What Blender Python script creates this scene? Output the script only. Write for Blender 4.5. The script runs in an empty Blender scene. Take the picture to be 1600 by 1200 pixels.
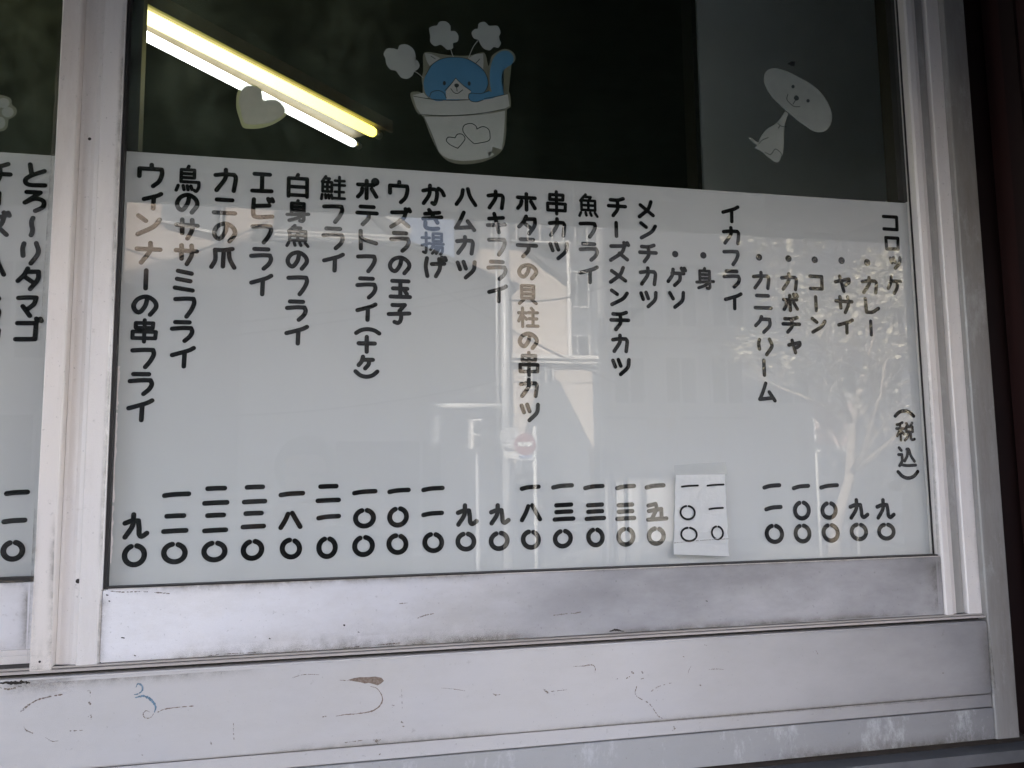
import bpy, bmesh, math, random
from mathutils import Vector, Matrix
random.seed(7)
R = math.radians
S = bpy.context.scene
COL = S.collection

# ------------------------------------------------------------------ camera
CAM = Vector((0.0, -1.15, 1.5))           # the wall plane is y = 0, the street is at y < 0
FPX = 1256.013                            # focal length in pixels of the 1600 px wide photograph
YAW, PITCH, ROLL = 0.21430, 0.10703, -0.01221
def basis():
    cy, sy, cp, sp = math.cos(YAW), math.sin(YAW), math.cos(PITCH), math.sin(PITCH)
    f = Vector((sy*cp, cy*cp, sp)); r0 = Vector((cy, -sy, 0)); u0 = r0.cross(f)
    r = math.cos(ROLL)*r0 + math.sin(ROLL)*u0
    u = -math.sin(ROLL)*r0 + math.cos(ROLL)*u0
    return r, u, f
CR, CU, CF = basis()
cd = bpy.data.cameras.new('camera'); cam = bpy.data.objects.new('camera', cd); COL.objects.link(cam)
cd.sensor_width = 36.0; cd.lens = FPX/1600*36.0; cd.clip_start = 0.01; cd.clip_end = 600
cam.matrix_world = Matrix(((CR.x, CU.x, -CF.x, CAM.x), (CR.y, CU.y, -CF.y, CAM.y), (CR.z, CU.z, -CF.z, CAM.z), (0, 0, 0, 1)))
S.camera = cam

# ------------------------------------------------------------------ light
SUN_EL, SUN_AZ = R(30), R(35)             # sun behind the shop, 35 degrees to the left
TO_SUN = Vector((-math.sin(SUN_AZ)*math.cos(SUN_EL), math.cos(SUN_AZ)*math.cos(SUN_EL), math.sin(SUN_EL)))
W = bpy.data.worlds.new('World'); S.world = W; W.use_nodes = True
nt = W.node_tree; bg = nt.nodes['Background']
sky = nt.nodes.new('ShaderNodeTexSky'); sky.sky_type = 'NISHITA'; sky.sun_disc = False
sky.sun_elevation = SUN_EL; sky.sun_rotation = -SUN_AZ
hs_ = nt.nodes.new('ShaderNodeHueSaturation'); hs_.inputs['Saturation'].default_value = .72
nt.links.new(sky.outputs[0], hs_.inputs['Color']); tn_ = nt.nodes.new('ShaderNodeMix'); tn_.data_type = 'RGBA'; tn_.blend_type = 'MULTIPLY'; tn_.inputs[0].default_value = 1
tn_.inputs[7].default_value = (1.055, .962, .965, 1); nt.links.new(hs_.outputs[0], tn_.inputs[6]); nt.links.new(tn_.outputs[2], bg.inputs[0]); bg.inputs[1].default_value = 0.12
sl = bpy.data.lights.new('sun', 'SUN'); sl.energy = 5.0; sl.angle = R(0.5); sl.color = (1.0, 0.93, 0.84)
so = bpy.data.objects.new('sun', sl); COL.objects.link(so); so.location = (-10, 15, 30)
so.rotation_euler = (-TO_SUN).to_track_quat('-Z', 'Y').to_euler()
S.view_settings.view_transform = 'Standard'; S.view_settings.look = 'None'
S.view_settings.exposure = 2.95; S.view_settings.gamma = 1.0
S.view_settings.use_curve_mapping = False
S.cycles.use_adaptive_sampling = False; S.cycles.max_bounces = 10; S.cycles.transparent_max_bounces = 16

# ------------------------------------------------------------------ tracing helpers
def P(px, py, y=0.0):
    """the point of the plane y = const that shows at pixel (px, py) of the photograph"""
    v = CF + CR*((px-800)/FPX) + CU*((600-py)/FPX)
    return CAM + v*((y-CAM.y)/v.y)
def M(px, py, y):
    """the street-side point (y < 0) whose mirror image in the glass shows at pixel (px, py)"""
    p = P(px, py, -y); return Vector((p.x, y, p.z))
def PZ(px, py, z):
    v = CF + CR*((px-800)/FPX) + CU*((600-py)/FPX)
    return CAM + v*((z-CAM.z)/v.z)

# ------------------------------------------------------------------ materials
def mat(name):
    m = bpy.data.materials.new(name); m.use_nodes = True; t = m.node_tree; t.nodes.clear()
    out = t.nodes.new('ShaderNodeOutputMaterial'); return m, t, out
def N(t, kind, **kw):
    n = t.nodes.new('ShaderNode'+kind)
    for k, v in kw.items():
        if k.startswith('i_'): n.inputs[k[2:].replace('_', ' ')].default_value = v
        else: setattr(n, k, v)
    return n
def coords(t, scale=(1, 1, 1)):
    tc = N(t, 'TexCoord'); mp = N(t, 'Mapping'); mp.inputs['Scale'].default_value = scale
    t.links.new(tc.outputs['Object'], mp.inputs[0]); return mp.outputs[0]
def noise(t, co, scale, detail=4, rough=.6, lo=.4, hi=.6):
    n = N(t, 'TexNoise', i_Scale=scale, i_Detail=detail, i_Roughness=rough); t.links.new(co, n.inputs['Vector'])
    r = N(t, 'MapRange'); r.inputs[1].default_value = lo; r.inputs[2].default_value = hi
    t.links.new(n.outputs[0], r.inputs[0]); return r.outputs[0]
def mul(t, a, b):
    n = N(t, 'Math', operation='MULTIPLY'); t.links.new(a, n.inputs[0])
    if isinstance(b, (int, float)): n.inputs[1].default_value = b
    else: t.links.new(b, n.inputs[1])
    return n.outputs[0]
def mixc(t, fac, a, b):
    n = N(t, 'Mix', data_type='RGBA')
    for s, v in ((0, fac), (6, a), (7, b)):
        if isinstance(v, bpy.types.NodeSocket): t.links.new(v, n.inputs[s])
        elif s: n.inputs[s].default_value = (*v, 1)
        else: n.inputs[s].default_value = v
    return n.outputs[2]
def plain(name, c, rough=.6, metal=0, spec=.5, var=.12, scale=40, bump=0, c2=None, stretch=(1, 1, 1)):
    m, t, out = mat(name); b = N(t, 'BsdfPrincipled', i_Roughness=rough, i_Metallic=metal)
    b.inputs['Specular IOR Level'].default_value = spec
    co = coords(t, stretch); f = noise(t, co, scale, 6, .65, .3, .7)
    c2 = c2 or tuple(x*(1-var) for x in c)
    t.links.new(mixc(t, f, c2, c), b.inputs['Base Color'])
    if bump:
        bn = N(t, 'Bump', i_Strength=bump, i_Distance=.002); t.links.new(f, bn.inputs['Height']); t.links.new(bn.outputs[0], b.inputs['Normal'])
    t.links.new(b.outputs[0], out.inputs[0]); return m
def aluminium(name, base=(.60, .60, .585), dirt=(.27, .22, .17), amount=.5, streak=(6, 6, 1.2), scale_white=0.0, dull=0.0):
    m, t, out = mat(name); b = N(t, 'BsdfPrincipled', i_Metallic=.12)
    b.inputs['Specular IOR Level'].default_value = .5
    co = coords(t, streak); co1 = coords(t)
    big = noise(t, co, 1.6, 7, .72, .46, .78)
    spk = noise(t, co1, 230, 3, .6, .66, .74)
    spk2 = noise(t, co1, 60, 6, .75, .62, .72)
    fine = noise(t, co1, 900, 2, .5, .2, .8)
    patch = noise(t, co1, 5, 3, .5, .45, .62)
    c = mixc(t, mul(t, fine, .22), base, tuple(x*.72 for x in base))
    c = mixc(t, mul(t, patch, .35), c, tuple(x*y for x, y in zip(base, (.90, .92, .98))))
    c = mixc(t, mul(t, big, amount), c, dirt)
    c = mixc(t, mul(t, spk, .35), c, (.12, .10, .085))
    c = mixc(t, mul(t, mul(t, spk2, patch), .55), c, (.16, .135, .105))
    if dull:                                  # grades to a dull grey towards the right end
        sx = N(t, 'SeparateXYZ'); t.links.new(co1, sx.inputs[0]); gx = N(t, 'MapRange'); gx.inputs[1].default_value = .10; gx.inputs[2].default_value = .75
        t.links.new(sx.outputs[0], gx.inputs[0]); wob = noise(t, coords(t, (1, 1, 2.2)), 2.6, 6, .65, -.15, .70)
        c = mixc(t, mul(t, mul(t, gx.outputs[0], wob), dull), c, (.115, .113, .118))
    if scale_white:
        lime = noise(t, coords(t, (5, 5, 2.4)), 2.6, 10, .8, .53, .66)
        c = mixc(t, mul(t, lime, scale_white), c, (.80, .81, .82))
    t.links.new(c, b.inputs['Base Color'])
    rr = N(t, 'MapRange'); rr.inputs[3].default_value = .36; rr.inputs[4].default_value = .6
    t.links.new(big, rr.inputs[0]); t.links.new(rr.outputs[0], b.inputs['Roughness'])
    bn = N(t, 'Bump', i_Strength=.12, i_Distance=.0012); t.links.new(fine, bn.inputs['Height']); t.links.new(bn.outputs[0], b.inputs['Normal'])
    t.links.new(b.outputs[0], out.inputs[0]); return m
def emission(name, c, s):
    m, t, out = mat(name); e = N(t, 'Emission', i_Strength=s); e.inputs[0].default_value = (*c, 1)
    t.links.new(e.outputs[0], out.inputs[0]); return m
def tube(name, c0, c1, s):
    """an old fluorescent tube whose far end has yellowed"""
    m, t, out = mat(name); e = N(t, 'Emission', i_Strength=s); tc = N(t, 'TexCoord'); sx = N(t, 'SeparateXYZ'); t.links.new(tc.outputs['Generated'], sx.inputs[0])
    mr = N(t, 'MapRange'); mr.inputs[1].default_value = .45; mr.inputs[2].default_value = 1.0; t.links.new(sx.outputs[0], mr.inputs[0])
    t.links.new(mixc(t, mr.outputs[0], c0, c1), e.inputs[0]); t.links.new(e.outputs[0], out.inputs[0]); return m
def glass(name, wave=0.0):
    """window glass: two-sided Fresnel mirror over clear transmission, with a film of dust"""
    m, t, out = mat(name)
    fr = N(t, 'Fresnel', i_IOR=1.52); f2 = mul(t, fr.outputs[0], .98); f2.node.use_clamp = True
    geo = N(t, 'NewGeometry'); inv = N(t, 'Math', operation='SUBTRACT'); inv.inputs[0].default_value = 1
    t.links.new(geo.outputs['Backfacing'], inv.inputs[1]); f3 = mul(t, f2, inv.outputs[0])
    gl = N(t, 'BsdfGlossy', i_Roughness=0.0); tr = N(t, 'BsdfTransparent'); tr.inputs[0].default_value = (.975, .985, .98, 1)
    if wave:
        w = noise(t, coords(t), 7, 2, .5, 0, 1); bn = N(t, 'Bump', i_Strength=wave, i_Distance=.004)
        t.links.new(w, bn.inputs['Height']); t.links.new(bn.outputs[0], gl.inputs['Normal'])
    co = coords(t)
    st = noise(t, coords(t, (1.6, 1.6, 1)), 16, 9, .72, .30, .78); cl = noise(t, co, 4, 4, .6, .3, .62)
    sp = noise(t, co, 160, 2, .5, .76, .80)
    dust = N(t, 'Math', operation='ADD'); sx = N(t, 'SeparateXYZ'); t.links.new(geo.outputs['Position'], sx.inputs[0]); gx = N(t, 'MapRange'); gx.inputs[1].default_value = .35; gx.inputs[2].default_value = -.35
    gx.inputs[3].default_value = .10; gx.inputs[4].default_value = 1; t.links.new(sx.outputs[0], gx.inputs[0])
    gz = N(t, 'MapRange'); gz.inputs[1].default_value = 1.90; gz.inputs[2].default_value = 1.99; gz.inputs[3].default_value = .06; gz.inputs[4].default_value = 1; t.links.new(sx.outputs[2], gz.inputs[0])
    t.links.new(mul(t, mul(t, mul(t, mul(t, st, cl), gx.outputs[0]), gz.outputs[0]), .30), dust.inputs[0]); t.links.new(mul(t, sp, .20), dust.inputs[1])
    d2 = N(t, 'Math', operation='ADD'); t.links.new(mul(t, dust.outputs[0], inv.outputs[0]), d2.inputs[0]); d2.inputs[1].default_value = 0.003
    df = N(t, 'BsdfDiffuse'); df.inputs[0].default_value = (.34, .46, .38, 1)
    tl = N(t, 'BsdfTranslucent'); tl.inputs[0].default_value = (.55, .58, .42, 1)
    dd = N(t, 'AddShader'); t.links.new(df.outputs[0], dd.inputs[0]); t.links.new(tl.outputs[0], dd.inputs[1])
    a = N(t, 'MixShader'); t.links.new(f3, a.inputs[0]); t.links.new(tr.outputs[0], a.inputs[1]); t.links.new(gl.outputs[0], a.inputs[2])
    b = N(t, 'MixShader'); t.links.new(d2.outputs[0], b.inputs[0]); t.links.new(a.outputs[0], b.inputs[1]); t.links.new(dd.outputs[0], b.inputs[2])
    t.links.new(b.outputs[0], out.inputs[0]); return m
def film(name, c, clear=.4):
    m, t, out = mat(name); df = N(t, 'BsdfDiffuse'); df.inputs[0].default_value = (*c, 1)
    tl = N(t, 'BsdfTranslucent'); tl.inputs[0].default_value = (*c, 1)
    mx = N(t, 'MixShader', i_Fac=.5); t.links.new(df.outputs[0], mx.inputs[1]); t.links.new(tl.outputs[0], mx.inputs[2])
    tr = N(t, 'BsdfTransparent'); m2 = N(t, 'MixShader', i_Fac=clear)
    t.links.new(mx.outputs[0], m2.inputs[1]); t.links.new(tr.outputs[0], m2.inputs[2]); t.links.new(m2.outputs[0], out.inputs[0]); return m
def board_mat():
    m, t, out = mat('milky_acrylic'); b = N(t, 'BsdfPrincipled', i_Roughness=.3)
    b.inputs['Specular IOR Level'].default_value = .12
    co = coords(t)
    f = noise(t, co, 2.2, 4, .55, .3, .7); g = noise(t, coords(t, (10, 10, 2)), 2.5, 7, .7, .5, .8); s = noise(t, co, 130, 3, .5, .74, .8)
    c = mixc(t, f, (.575, .565, .57), (.60, .59, .58)); c = mixc(t, mul(t, g, .14), c, (.50, .48, .44)); c = mixc(t, mul(t, s, .4), c, (.3, .28, .25))
    t.links.new(c, b.inputs['Base Color']); t.links.new(b.outputs[0], out.inputs[0]); return m

def alpha_mix(t, out, shader, fac):
    tr = N(t, 'BsdfTransparent'); mx = N(t, 'MixShader'); t.links.new(fac, mx.inputs[0]); t.links.new(tr.outputs[0], mx.inputs[1])
    t.links.new(shader, mx.inputs[2]); t.links.new(mx.outputs[0], out.inputs[0])
def worn(name, c, lo=.44, scale=600):
    m, t, out = mat(name); b = N(t, 'BsdfPrincipled', i_Roughness=.85); co = coords(t)
    t.links.new(mixc(t, noise(t, co, scale*.6, 4, .6, .3, .7), c, tuple(min(1, x*2.2) for x in c)), b.inputs['Base Color'])
    alpha_mix(t, out, b.outputs[0], noise(t, co, scale, 6, .7, lo, lo+.10)); return m
def grime(name, c, top=.8):
    """dirt film, thickest along the first edge of its own strip and fading out across it"""
    m, t, out = mat(name); b = N(t, 'BsdfPrincipled', i_Roughness=.9); b.inputs['Base Color'].default_value = (*c, 1)
    at = N(t, 'Attribute', attribute_name='fade'); co = coords(t)
    k = mul(t, mul(t, at.outputs['Fac'], at.outputs['Fac']), top)
    n = noise(t, coords(t, (1, 1, 1)), 45, 8, .75, .33, .68)
    alpha_mix(t, out, b.outputs[0], mul(t, k, n)); return m
MT = {
 'alu': aluminium('satin_aluminium', (.82, .775, .74), (.40, .34, .27), .35),
 'alu_warm': aluminium('weathered_aluminium', (.82, .755, .70), (.40, .31, .24), .45),
 'alu_rail': aluminium('painted_aluminium_rail', (.86, .84, .85), (.45, .40, .33), .42, (2.2, 2.2, 5), 0, .85),
 'alu_panel': aluminium('aluminium_panel', (.60, .575, .56), (.42, .39, .35), .45, (1.6, 1.6, 4), 0, 1.0),
 'alu_lime': aluminium('lime_stained_aluminium', (.44, .435, .43), (.35, .33, .30), .5, (2, 2, 3), .5, .85),
 'alu_jamb': aluminium('grimy_aluminium_jamb', (.34, .33, .31), (.15, .12, .10), .8, (7, 7, 1.0), .22),
 'lip': aluminium('track_lip', (.50, .455, .42), (.2, .15, .12), .5, (1.5, 6, 6)),
 'gap': plain('dark_groove', (.035, .028, .024), .8, var=.5),
 'gasket': plain('black_rubber', (.022, .019, .018), .55, var=.4),
 'board': board_mat(),
 'ink': plain('black_cut_vinyl', (.007, .006, .006), .6, spec=.08, var=.3),
 'marker': plain('black_marker', (.012, .012, .012), .7, spec=.2, var=.3),
 'paper': plain('white_paper_tape', (.92, .92, .90), .6, var=.04, scale=120, bump=.15),
 'glass': glass('window_glass', .004),
 'tape': film('clear_tape', (.55, .56, .53), .86),
 'st_white': plain('faded_white_sticker', (.40, .41, .38), .6, var=.08, scale=60),
 'st_grey': plain('faded_grey_sticker', (.36, .37, .34), .6, var=.1, scale=60),
 'st_heart': plain('faded_heart_sticker', (.53, .51, .41), .6, var=.1, scale=80),
 'st_blue': plain('blue_sticker_ink', (.06, .20, .34), .6, var=.08, scale=60),
 'st_line': plain('dark_sticker_line', (.045, .055, .055), .6, var=.2),
 'st_film': film('clear_sticker_margin', (.50, .50, .42), .55),
 'st_glow': film('lamp_glow_sticker_margin', (.80, .82, .50), .25),  # yellow film colour carries the lamp glow from behind
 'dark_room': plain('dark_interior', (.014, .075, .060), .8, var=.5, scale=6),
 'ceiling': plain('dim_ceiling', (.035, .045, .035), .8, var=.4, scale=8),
 'panel': plain('grey_interior_panel', (.80, .84, .80), .33, var=.15, scale=4),
 'tube_warm': tube('warm_tube', (1.0, .95, .24), (1.0, .84, .09), .8), 'tube_cool': emission('cool_tube', (.95, 1.0, .93), 1.0),
 'lamp_body': plain('lamp_housing', (.20, .16, .11), .5, var=.3),
 'lamp_edge': plain('lamp_reflector_edge', (.11, .075, .045), .4, var=.3),
 'cap': plain('lamp_cap', (.5, .5, .5), .3, 1),
 'maroon': plain('maroon_paint', (.016, .0055, .005), .5, var=.35, scale=8),
 'wood': plain('brown_wood', (.20, .11, .075), .55, var=.4, scale=5, stretch=(6, 6, .6)),
 'post_red': plain('dark_red_post', (.034, .011, .010), .5, var=.4, scale=7, stretch=(5, 5, .7)), 'pink': plain('faded_pink_board', (.56, .43, .40), .7),
 'ledge': plain('stained_steel_ledge', (.22, .225, .235), .38, .5, var=.35, scale=9),
 'awning': plain('green_awning_canvas', (.018, .080, .048), .8, var=.2),
 'asphalt': plain('asphalt', (.055, .055, .055), .9, var=.3, scale=30, bump=.4),
 'paving': plain('concrete_paving', (.26, .255, .24), .85, var=.25, scale=12),
 'white_paint': plain('white_road_paint', (.7, .7, .68), .7),
 'stucco_cream': plain('cream_stucco', (.56, .47, .40), .85, var=.12, scale=3),
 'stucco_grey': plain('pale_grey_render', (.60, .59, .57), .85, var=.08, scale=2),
 'stucco_blue': plain('shade_grey_render', (.20, .215, .23), .85, var=.1, scale=2),
 'office': plain('shade_blue_render', (.14, .15, .165), .85, var=.1, scale=2), 'shut': plain('dark_shutter', (.075, .085, .10), .6, var=.2, scale=4),  # office: dark albedo stands in for shade on sunlit walls
 'siding': plain('beige_siding', (.60, .53, .46), .8, var=.1, scale=3),
 'white_trim': plain('white_trim', (.75, .73, .70), .6),
 'brick': plain('dark_render', (.30, .29, .28), .85, var=.15, scale=3),
 'roof': plain('slate_roof', (.12, .12, .13), .7, var=.3, scale=6),
 'pane': plain('dark_window_pane', (.05, .06, .07), .08, var=.3),
 'galv': plain('galvanised_steel', (.60, .61, .62), .45, .2, var=.15, scale=5),
 'red': plain('sign_red', (.30, .06, .06), .5), 'blue': plain('sign_blue', (.04, .12, .4), .5),
 'sign_white': plain('sign_white', (.75, .75, .73), .5), 'black': plain('signal_black', (.03, .03, .03), .5),
 'bark': plain('pale_bark', (.46, .40, .34), .85, var=.35, scale=20),
 'leaf': plain('dry_leaf', (.62, .58, .46), .8, var=.3, scale=10),
 'skin': plain('skin', (.50, .31, .22), .55, var=.08), 'hair': plain('black_hair', (.015, .013, .012), .5),
 'coat': plain('navy_jacket', (.03, .035, .05), .8, var=.25), 'trouser': plain('dark_trousers', (.03, .03, .035), .85, var=.2),
 'grime': grime('edge_grime', (.17, .138, .095), .66), 'stain': grime('brown_stain', (.30, .26, .20), .5),
 'rust': plain('rusty_scar', (.13, .085, .06), .9, var=.6, scale=300, c2=(.31, .25, .205)),
 'scuff': worn('brown_scuff', (.13, .10, .075)),
 'blue_mark': worn('blue_paint_mark', (.085, .135, .18), .36, 350),
 'paste': plain('old_paper_residue', (.90, .83, .80), .8, var=.22, scale=90),
}

# ------------------------------------------------------------------ object helpers
ORG = {}
def tag(o, label=None, cat=None, group=None, kind=None):
    if label: o['label'] = label
    if cat: o['category'] = cat
    if group: o['group'] = group
    if kind: o['kind'] = kind
    return o
def thing(name, loc, label, cat, group=None):
    o = bpy.data.objects.new(name, None); COL.objects.link(o); o.location = loc; o.empty_display_size = .05
    ORG[o.name] = Vector(loc); return tag(o, label, cat, group)
class MB:
    def __init__(s): s.bm = bmesh.new()
    def v(s, p): return s.bm.verts.new(p)
    def face(s, pts):
        try: return s.bm.faces.new([s.v(p) for p in pts])
        except ValueError: return None
    def box(s, x0, x1, y0, y1, z0, z1, bev=0):
        vs = [s.v((x, y, z)) for z in (z0, z1) for y in (y0, y1) for x in (x0, x1)]
        fs = [s.bm.faces.new([vs[i] for i in q]) for q in ((0, 2, 3, 1), (4, 5, 7, 6), (0, 1, 5, 4), (2, 6, 7, 3), (0, 4, 6, 2), (1, 3, 7, 5))]
        if bev:
            es = list({e for f in fs for e in f.edges}); bmesh.ops.bevel(s.bm, geom=es, offset=bev, segments=2, affect='EDGES')
        return s
    def prism(s, pts, y0, y1):
        """polygon given in (x, z), extruded along y"""
        a = [s.v((x, y0, z)) for x, z in pts]; b = [s.v((x, y1, z)) for x, z in pts]; n = len(pts)
        s.bm.faces.new(a); s.bm.faces.new(b[::-1])
        for i in range(n): s.bm.faces.new((a[i], b[i], b[(i+1) % n], a[(i+1) % n]))
        return s
    def vprism(s, pts, z0, z1):
        """profile given in (x, y), extruded along z"""
        a = [s.v((x, y, z0)) for x, y in pts]; b = [s.v((x, y, z1)) for x, y in pts]; n = len(pts)
        s.bm.faces.new(a); s.bm.faces.new(b[::-1])
        for i in range(n): s.bm.faces.new((a[i], b[i], b[(i+1) % n], a[(i+1) % n]))
        return s
    def tube(s, pts, r, seg=8, cap=True):
        pts = [Vector(p) for p in pts]; rs = r if isinstance(r, (list, tuple)) else [r]*len(pts); rings = []
        for i, p in enumerate(pts):
            d = (pts[min(i+1, len(pts)-1)]-pts[max(i-1, 0)]).normalized()
            a = d.cross(Vector((0, 0, 1)) if abs(d.z) < .9 else Vector((1, 0, 0))).normalized(); b = d.cross(a)
            rings.append([s.v(p+(a*math.cos(2*math.pi*k/seg)+b*math.sin(2*math.pi*k/seg))*rs[i]) for k in range(seg)])
        for q, w in zip(rings, rings[1:]):
            for k in range(seg): s.bm.faces.new((q[k], q[(k+1) % seg], w[(k+1) % seg], w[k]))
        if cap: s.bm.faces.new(rings[0][::-1]); s.bm.faces.new(rings[-1])
        return s
    def disc(s, c, r, y, seg=18, ry=None):
        s.face([(c[0]+r*math.cos(2*math.pi*k/seg), y, c[1]+(ry or r)*math.sin(2*math.pi*k/seg)) for k in range(seg)]); return s
    def ribbon(s, pts, w, y, jit=0):
        """flat stroke with round ends on the plane y = const; pts in (x, z), w = width or list"""
        if len(pts) == 1: return s.disc(pts[0], w/2, y, 14)
        ps = [Vector(p) for p in pts]; n = len(ps); L = []; Rr = []
        ws = w if isinstance(w, list) else [w]*n
        for i in range(n):
            a = (ps[i]-ps[i-1]).normalized() if i else None; b = (ps[i+1]-ps[i]).normalized() if i < n-1 else None
            d = ((a or b)+(b or a)).normalized(); k = 1.0
            if a and b: k = 1/max(.55, math.sqrt(max(.01, (1+a.dot(b))/2)))
            nn = Vector((-d.y, d.x))*ws[i]*.5*k
            j = 1+random.uniform(-jit, jit)
            L.append(ps[i]+nn*j); Rr.append(ps[i]-nn*(1+random.uniform(-jit, jit)))
        vl = [s.v((q.x, y, q.y)) for q in L]; vr = [s.v((q.x, y, q.y)) for q in Rr]
        for i in range(n-1):
            s.bm.faces.new((vl[i], vl[i+1], vr[i+1], vr[i]))
        for e, sg in ((0, -1), (n-1, 1)):                     # round caps
            c = ps[e]; r0 = Vector(L[e]-c) if sg > 0 else Vector(Rr[e]-c)
            arc = [s.v((q.x, y, q.y)) for q in [c + Matrix.Rotation(-math.pi*k/7, 2) @ r0 for k in range(1, 7)]]
            s.bm.faces.new(([vl[e]]+arc+[vr[e]]) if sg > 0 else ([vr[e]]+arc+[vl[e]]))
        return s
    def build(s, name, m, parent=None, smooth=False, label=None):
        off = ORG.get(parent.name, Vector()) if parent else Vector()
        if smooth is False: bmesh.ops.recalc_face_normals(s.bm, faces=s.bm.faces) if not getattr(s, 'flat', 0) else None
        for v in s.bm.verts: v.co -= off
        me = bpy.data.meshes.new(name); s.bm.to_mesh(me); s.bm.free()
        if smooth:
            for p in me.polygons: p.use_smooth = True
        o = bpy.data.objects.new(name, me); COL.objects.link(o); me.materials.append(MT[m] if isinstance(m, str) else m)
        if parent: o.parent = parent; ORG[o.name] = off
        if label: o['label'] = label
        return o
def catmull(pts, k=6):
    if len(pts) < 3: return pts
    q = [Vector(p) for p in pts]; q = [2*q[0]-q[1]]+q+[2*q[-1]-q[-2]]; out = []
    for i in range(1, len(q)-2):
        for j in range(k):
            t = j/k; a, b, c, d = q[i-1:i+3]
            out.append(.5*((2*b)+(c-a)*t+(2*a-5*b+4*c-d)*t*t+(3*b-a-3*c+d)*t**3))
    out.append(q[-2]); return [(v.x, v.y) for v in out]
def closed(pts, k=5):
    n = len(pts); q = [Vector(p) for p in pts]; out = []
    for i in range(n):
        a, b, c, d = q[i-1], q[i], q[(i+1) % n], q[(i+2) % n]
        for j in range(k):
            t = j/k; v = .5*((2*b)+(c-a)*t+(2*a-5*b+4*c-d)*t*t+(3*b-a-3*c+d)*t**3); out.append((v.x, v.y))
    return out

# ================================================================== STREET (seen only as the mirror image in the glass)
GZ = 0.0
MB().box(-120, 120, -140, -3.2, -.5, GZ).build('road', 'asphalt')['kind'] = 'structure'
MB().box(-120, 120, -3.196, .45, -.5, .14).build('pavement', 'paving')['kind'] = 'structure'
mk = MB()
for i in range(7): mk.box(2.6+i*.9, 3.05+i*.9, -7.0, -4.2, GZ+.002, GZ+.006)
mk.build('crosswalk_markings', 'white_paint')['kind'] = 'structure'
MB().box(-120, 120, -60, -7.3, GZ+.001, .13).build('far_pavement', 'paving')['kind'] = 'structure'

def windows(parent, rects, y, depth=.08):
    for (x0, z0, x1, z1) in rects:
        f = MB(); t = .05
        f.box(x0-t, x1+t, y, y+depth, z0-t, z0); f.box(x0-t, x1+t, y, y+depth, z1, z1+t)
        f.box(x0-t, x0, y, y+depth, z0, z1); f.box(x1, x1+t, y, y+depth, z0, z1); f.box((x0+x1)/2-.02, (x0+x1)/2+.02, y, y+depth*.7, z0, z1)
        fo = f.build('window', 'white_trim', parent)
        MB().box(x0, x1, y, y+.02, z0, z1).build('pane', 'pane', fo)

# cream house, sunlit above the shadow line (left of the mirror image)
y = -14.5; a = M(60, 300, y); b = M(428, 300, y)
h = thing('house', (a.x, y, 0), 'cream rendered house lit by the sun, mirrored at the left of the glass', 'house')
MB().box(M(130, 300, y).x, b.x, y-8, y, .12, 9.5).build('wall', 'stucco_cream', h)
n0 = M(252, 330, y+.14); n1 = M(338, 362, y+.14); n2 = M(252, 342, y+.14)
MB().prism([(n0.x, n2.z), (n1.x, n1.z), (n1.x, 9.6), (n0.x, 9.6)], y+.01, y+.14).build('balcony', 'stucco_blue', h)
MB().prism([(n0.x-.03, n2.z-.05), (n1.x, n1.z-.06), (n1.x, n1.z-.003), (n0.x-.03, n2.z-.003)], y+.01, y+.17).build('balcony_trim', 'white_trim', h)
for px in (336, 341, 346):
    q = M(px, 340, y+.06); MB().tube([(q.x, q.y, .2), (q.x, q.y, 9.3)], .02, 6).build('downpipe', 'galv', h)
for px0, px1, py0, py1 in ((394, 423, 360, 380),):
    p0 = M(px0, py1, y); p1 = M(px1, py0, y); windows(h, [(p0.x, p0.z, p1.x, p1.z)], y+.005)
q0 = M(205, 460, y); windows(h, [(q0.x-1.9, q0.z-1.2, q0.x-.6, q0.z)], y+.005)

y = -14.7; a = M(126, 300, y)
h = thing('house', (a.x, y, 0), 'grey blue house in full shade at the far left of the mirror image', 'house')
MB().box(a.x-6, a.x, y-7, y, .12, 10).build('wall', 'stucco_grey', h)
windows(h, [(a.x-1.6, 4.2, a.x-.5, 5.4), (a.x-3.6, 4.2, a.x-2.5, 5.4), (a.x-2.2, 1.2, a.x-.6, 2.6)], y+.005)

# pale grey house in the shade with a sunlit eave above it
y = -12.2; a = M(380, 390, y); b = M(752, 425, y); c = M(640, 388, y); d = M(800, 450, y)
h = thing('house', (a.x, y, 0), 'pale grey rendered house with a sloping roof edge, mirrored behind the middle of the menu', 'house')
MB().prism([(a.x, .12), (d.x, .12), (d.x, d.z), (c.x, c.z), (a.x, c.z)], y-2.0, y).build('wall', 'stucco_grey', h)
MB().prism([(c.x, c.z+.003), (d.x+.1, d.z-.04), (d.x+.1, d.z+.06), (c.x, c.z+.10)], y-2.0, y+.12).build('roof_edge', 'stucco_grey', h)
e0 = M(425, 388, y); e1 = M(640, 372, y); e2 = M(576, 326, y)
MB().box(e0.x, e1.x, y+.02, y+.10, c.z+.003, c.z+.045).build('gutter', 'white_trim', h)
for k, py in enumerate((358, 364)):
    g = M(640, py+8, y)
    MB().box(e0.x, e1.x, y-.25, y-.2, g.z, g.z+.03).build('railing', 'white_trim', h)
MB().prism([(e2.x, e2.z), (e1.x, e1.z), (e1.x+.02, e1.z+.12), (e2.x+.1, e2.z+.16)], y-1.9, y+.2).build('verge_board', 'white_trim', h)
MB().prism([(e0.x, c.z+.05), (e1.x-.1, c.z+.05), (e1.x-.1, e1.z-.02), (e2.x, e2.z-.02), (e0.x, e2.z+.3)], y-1.8, y-.4).build('gable_wall', 'stucco_blue', h)
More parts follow.
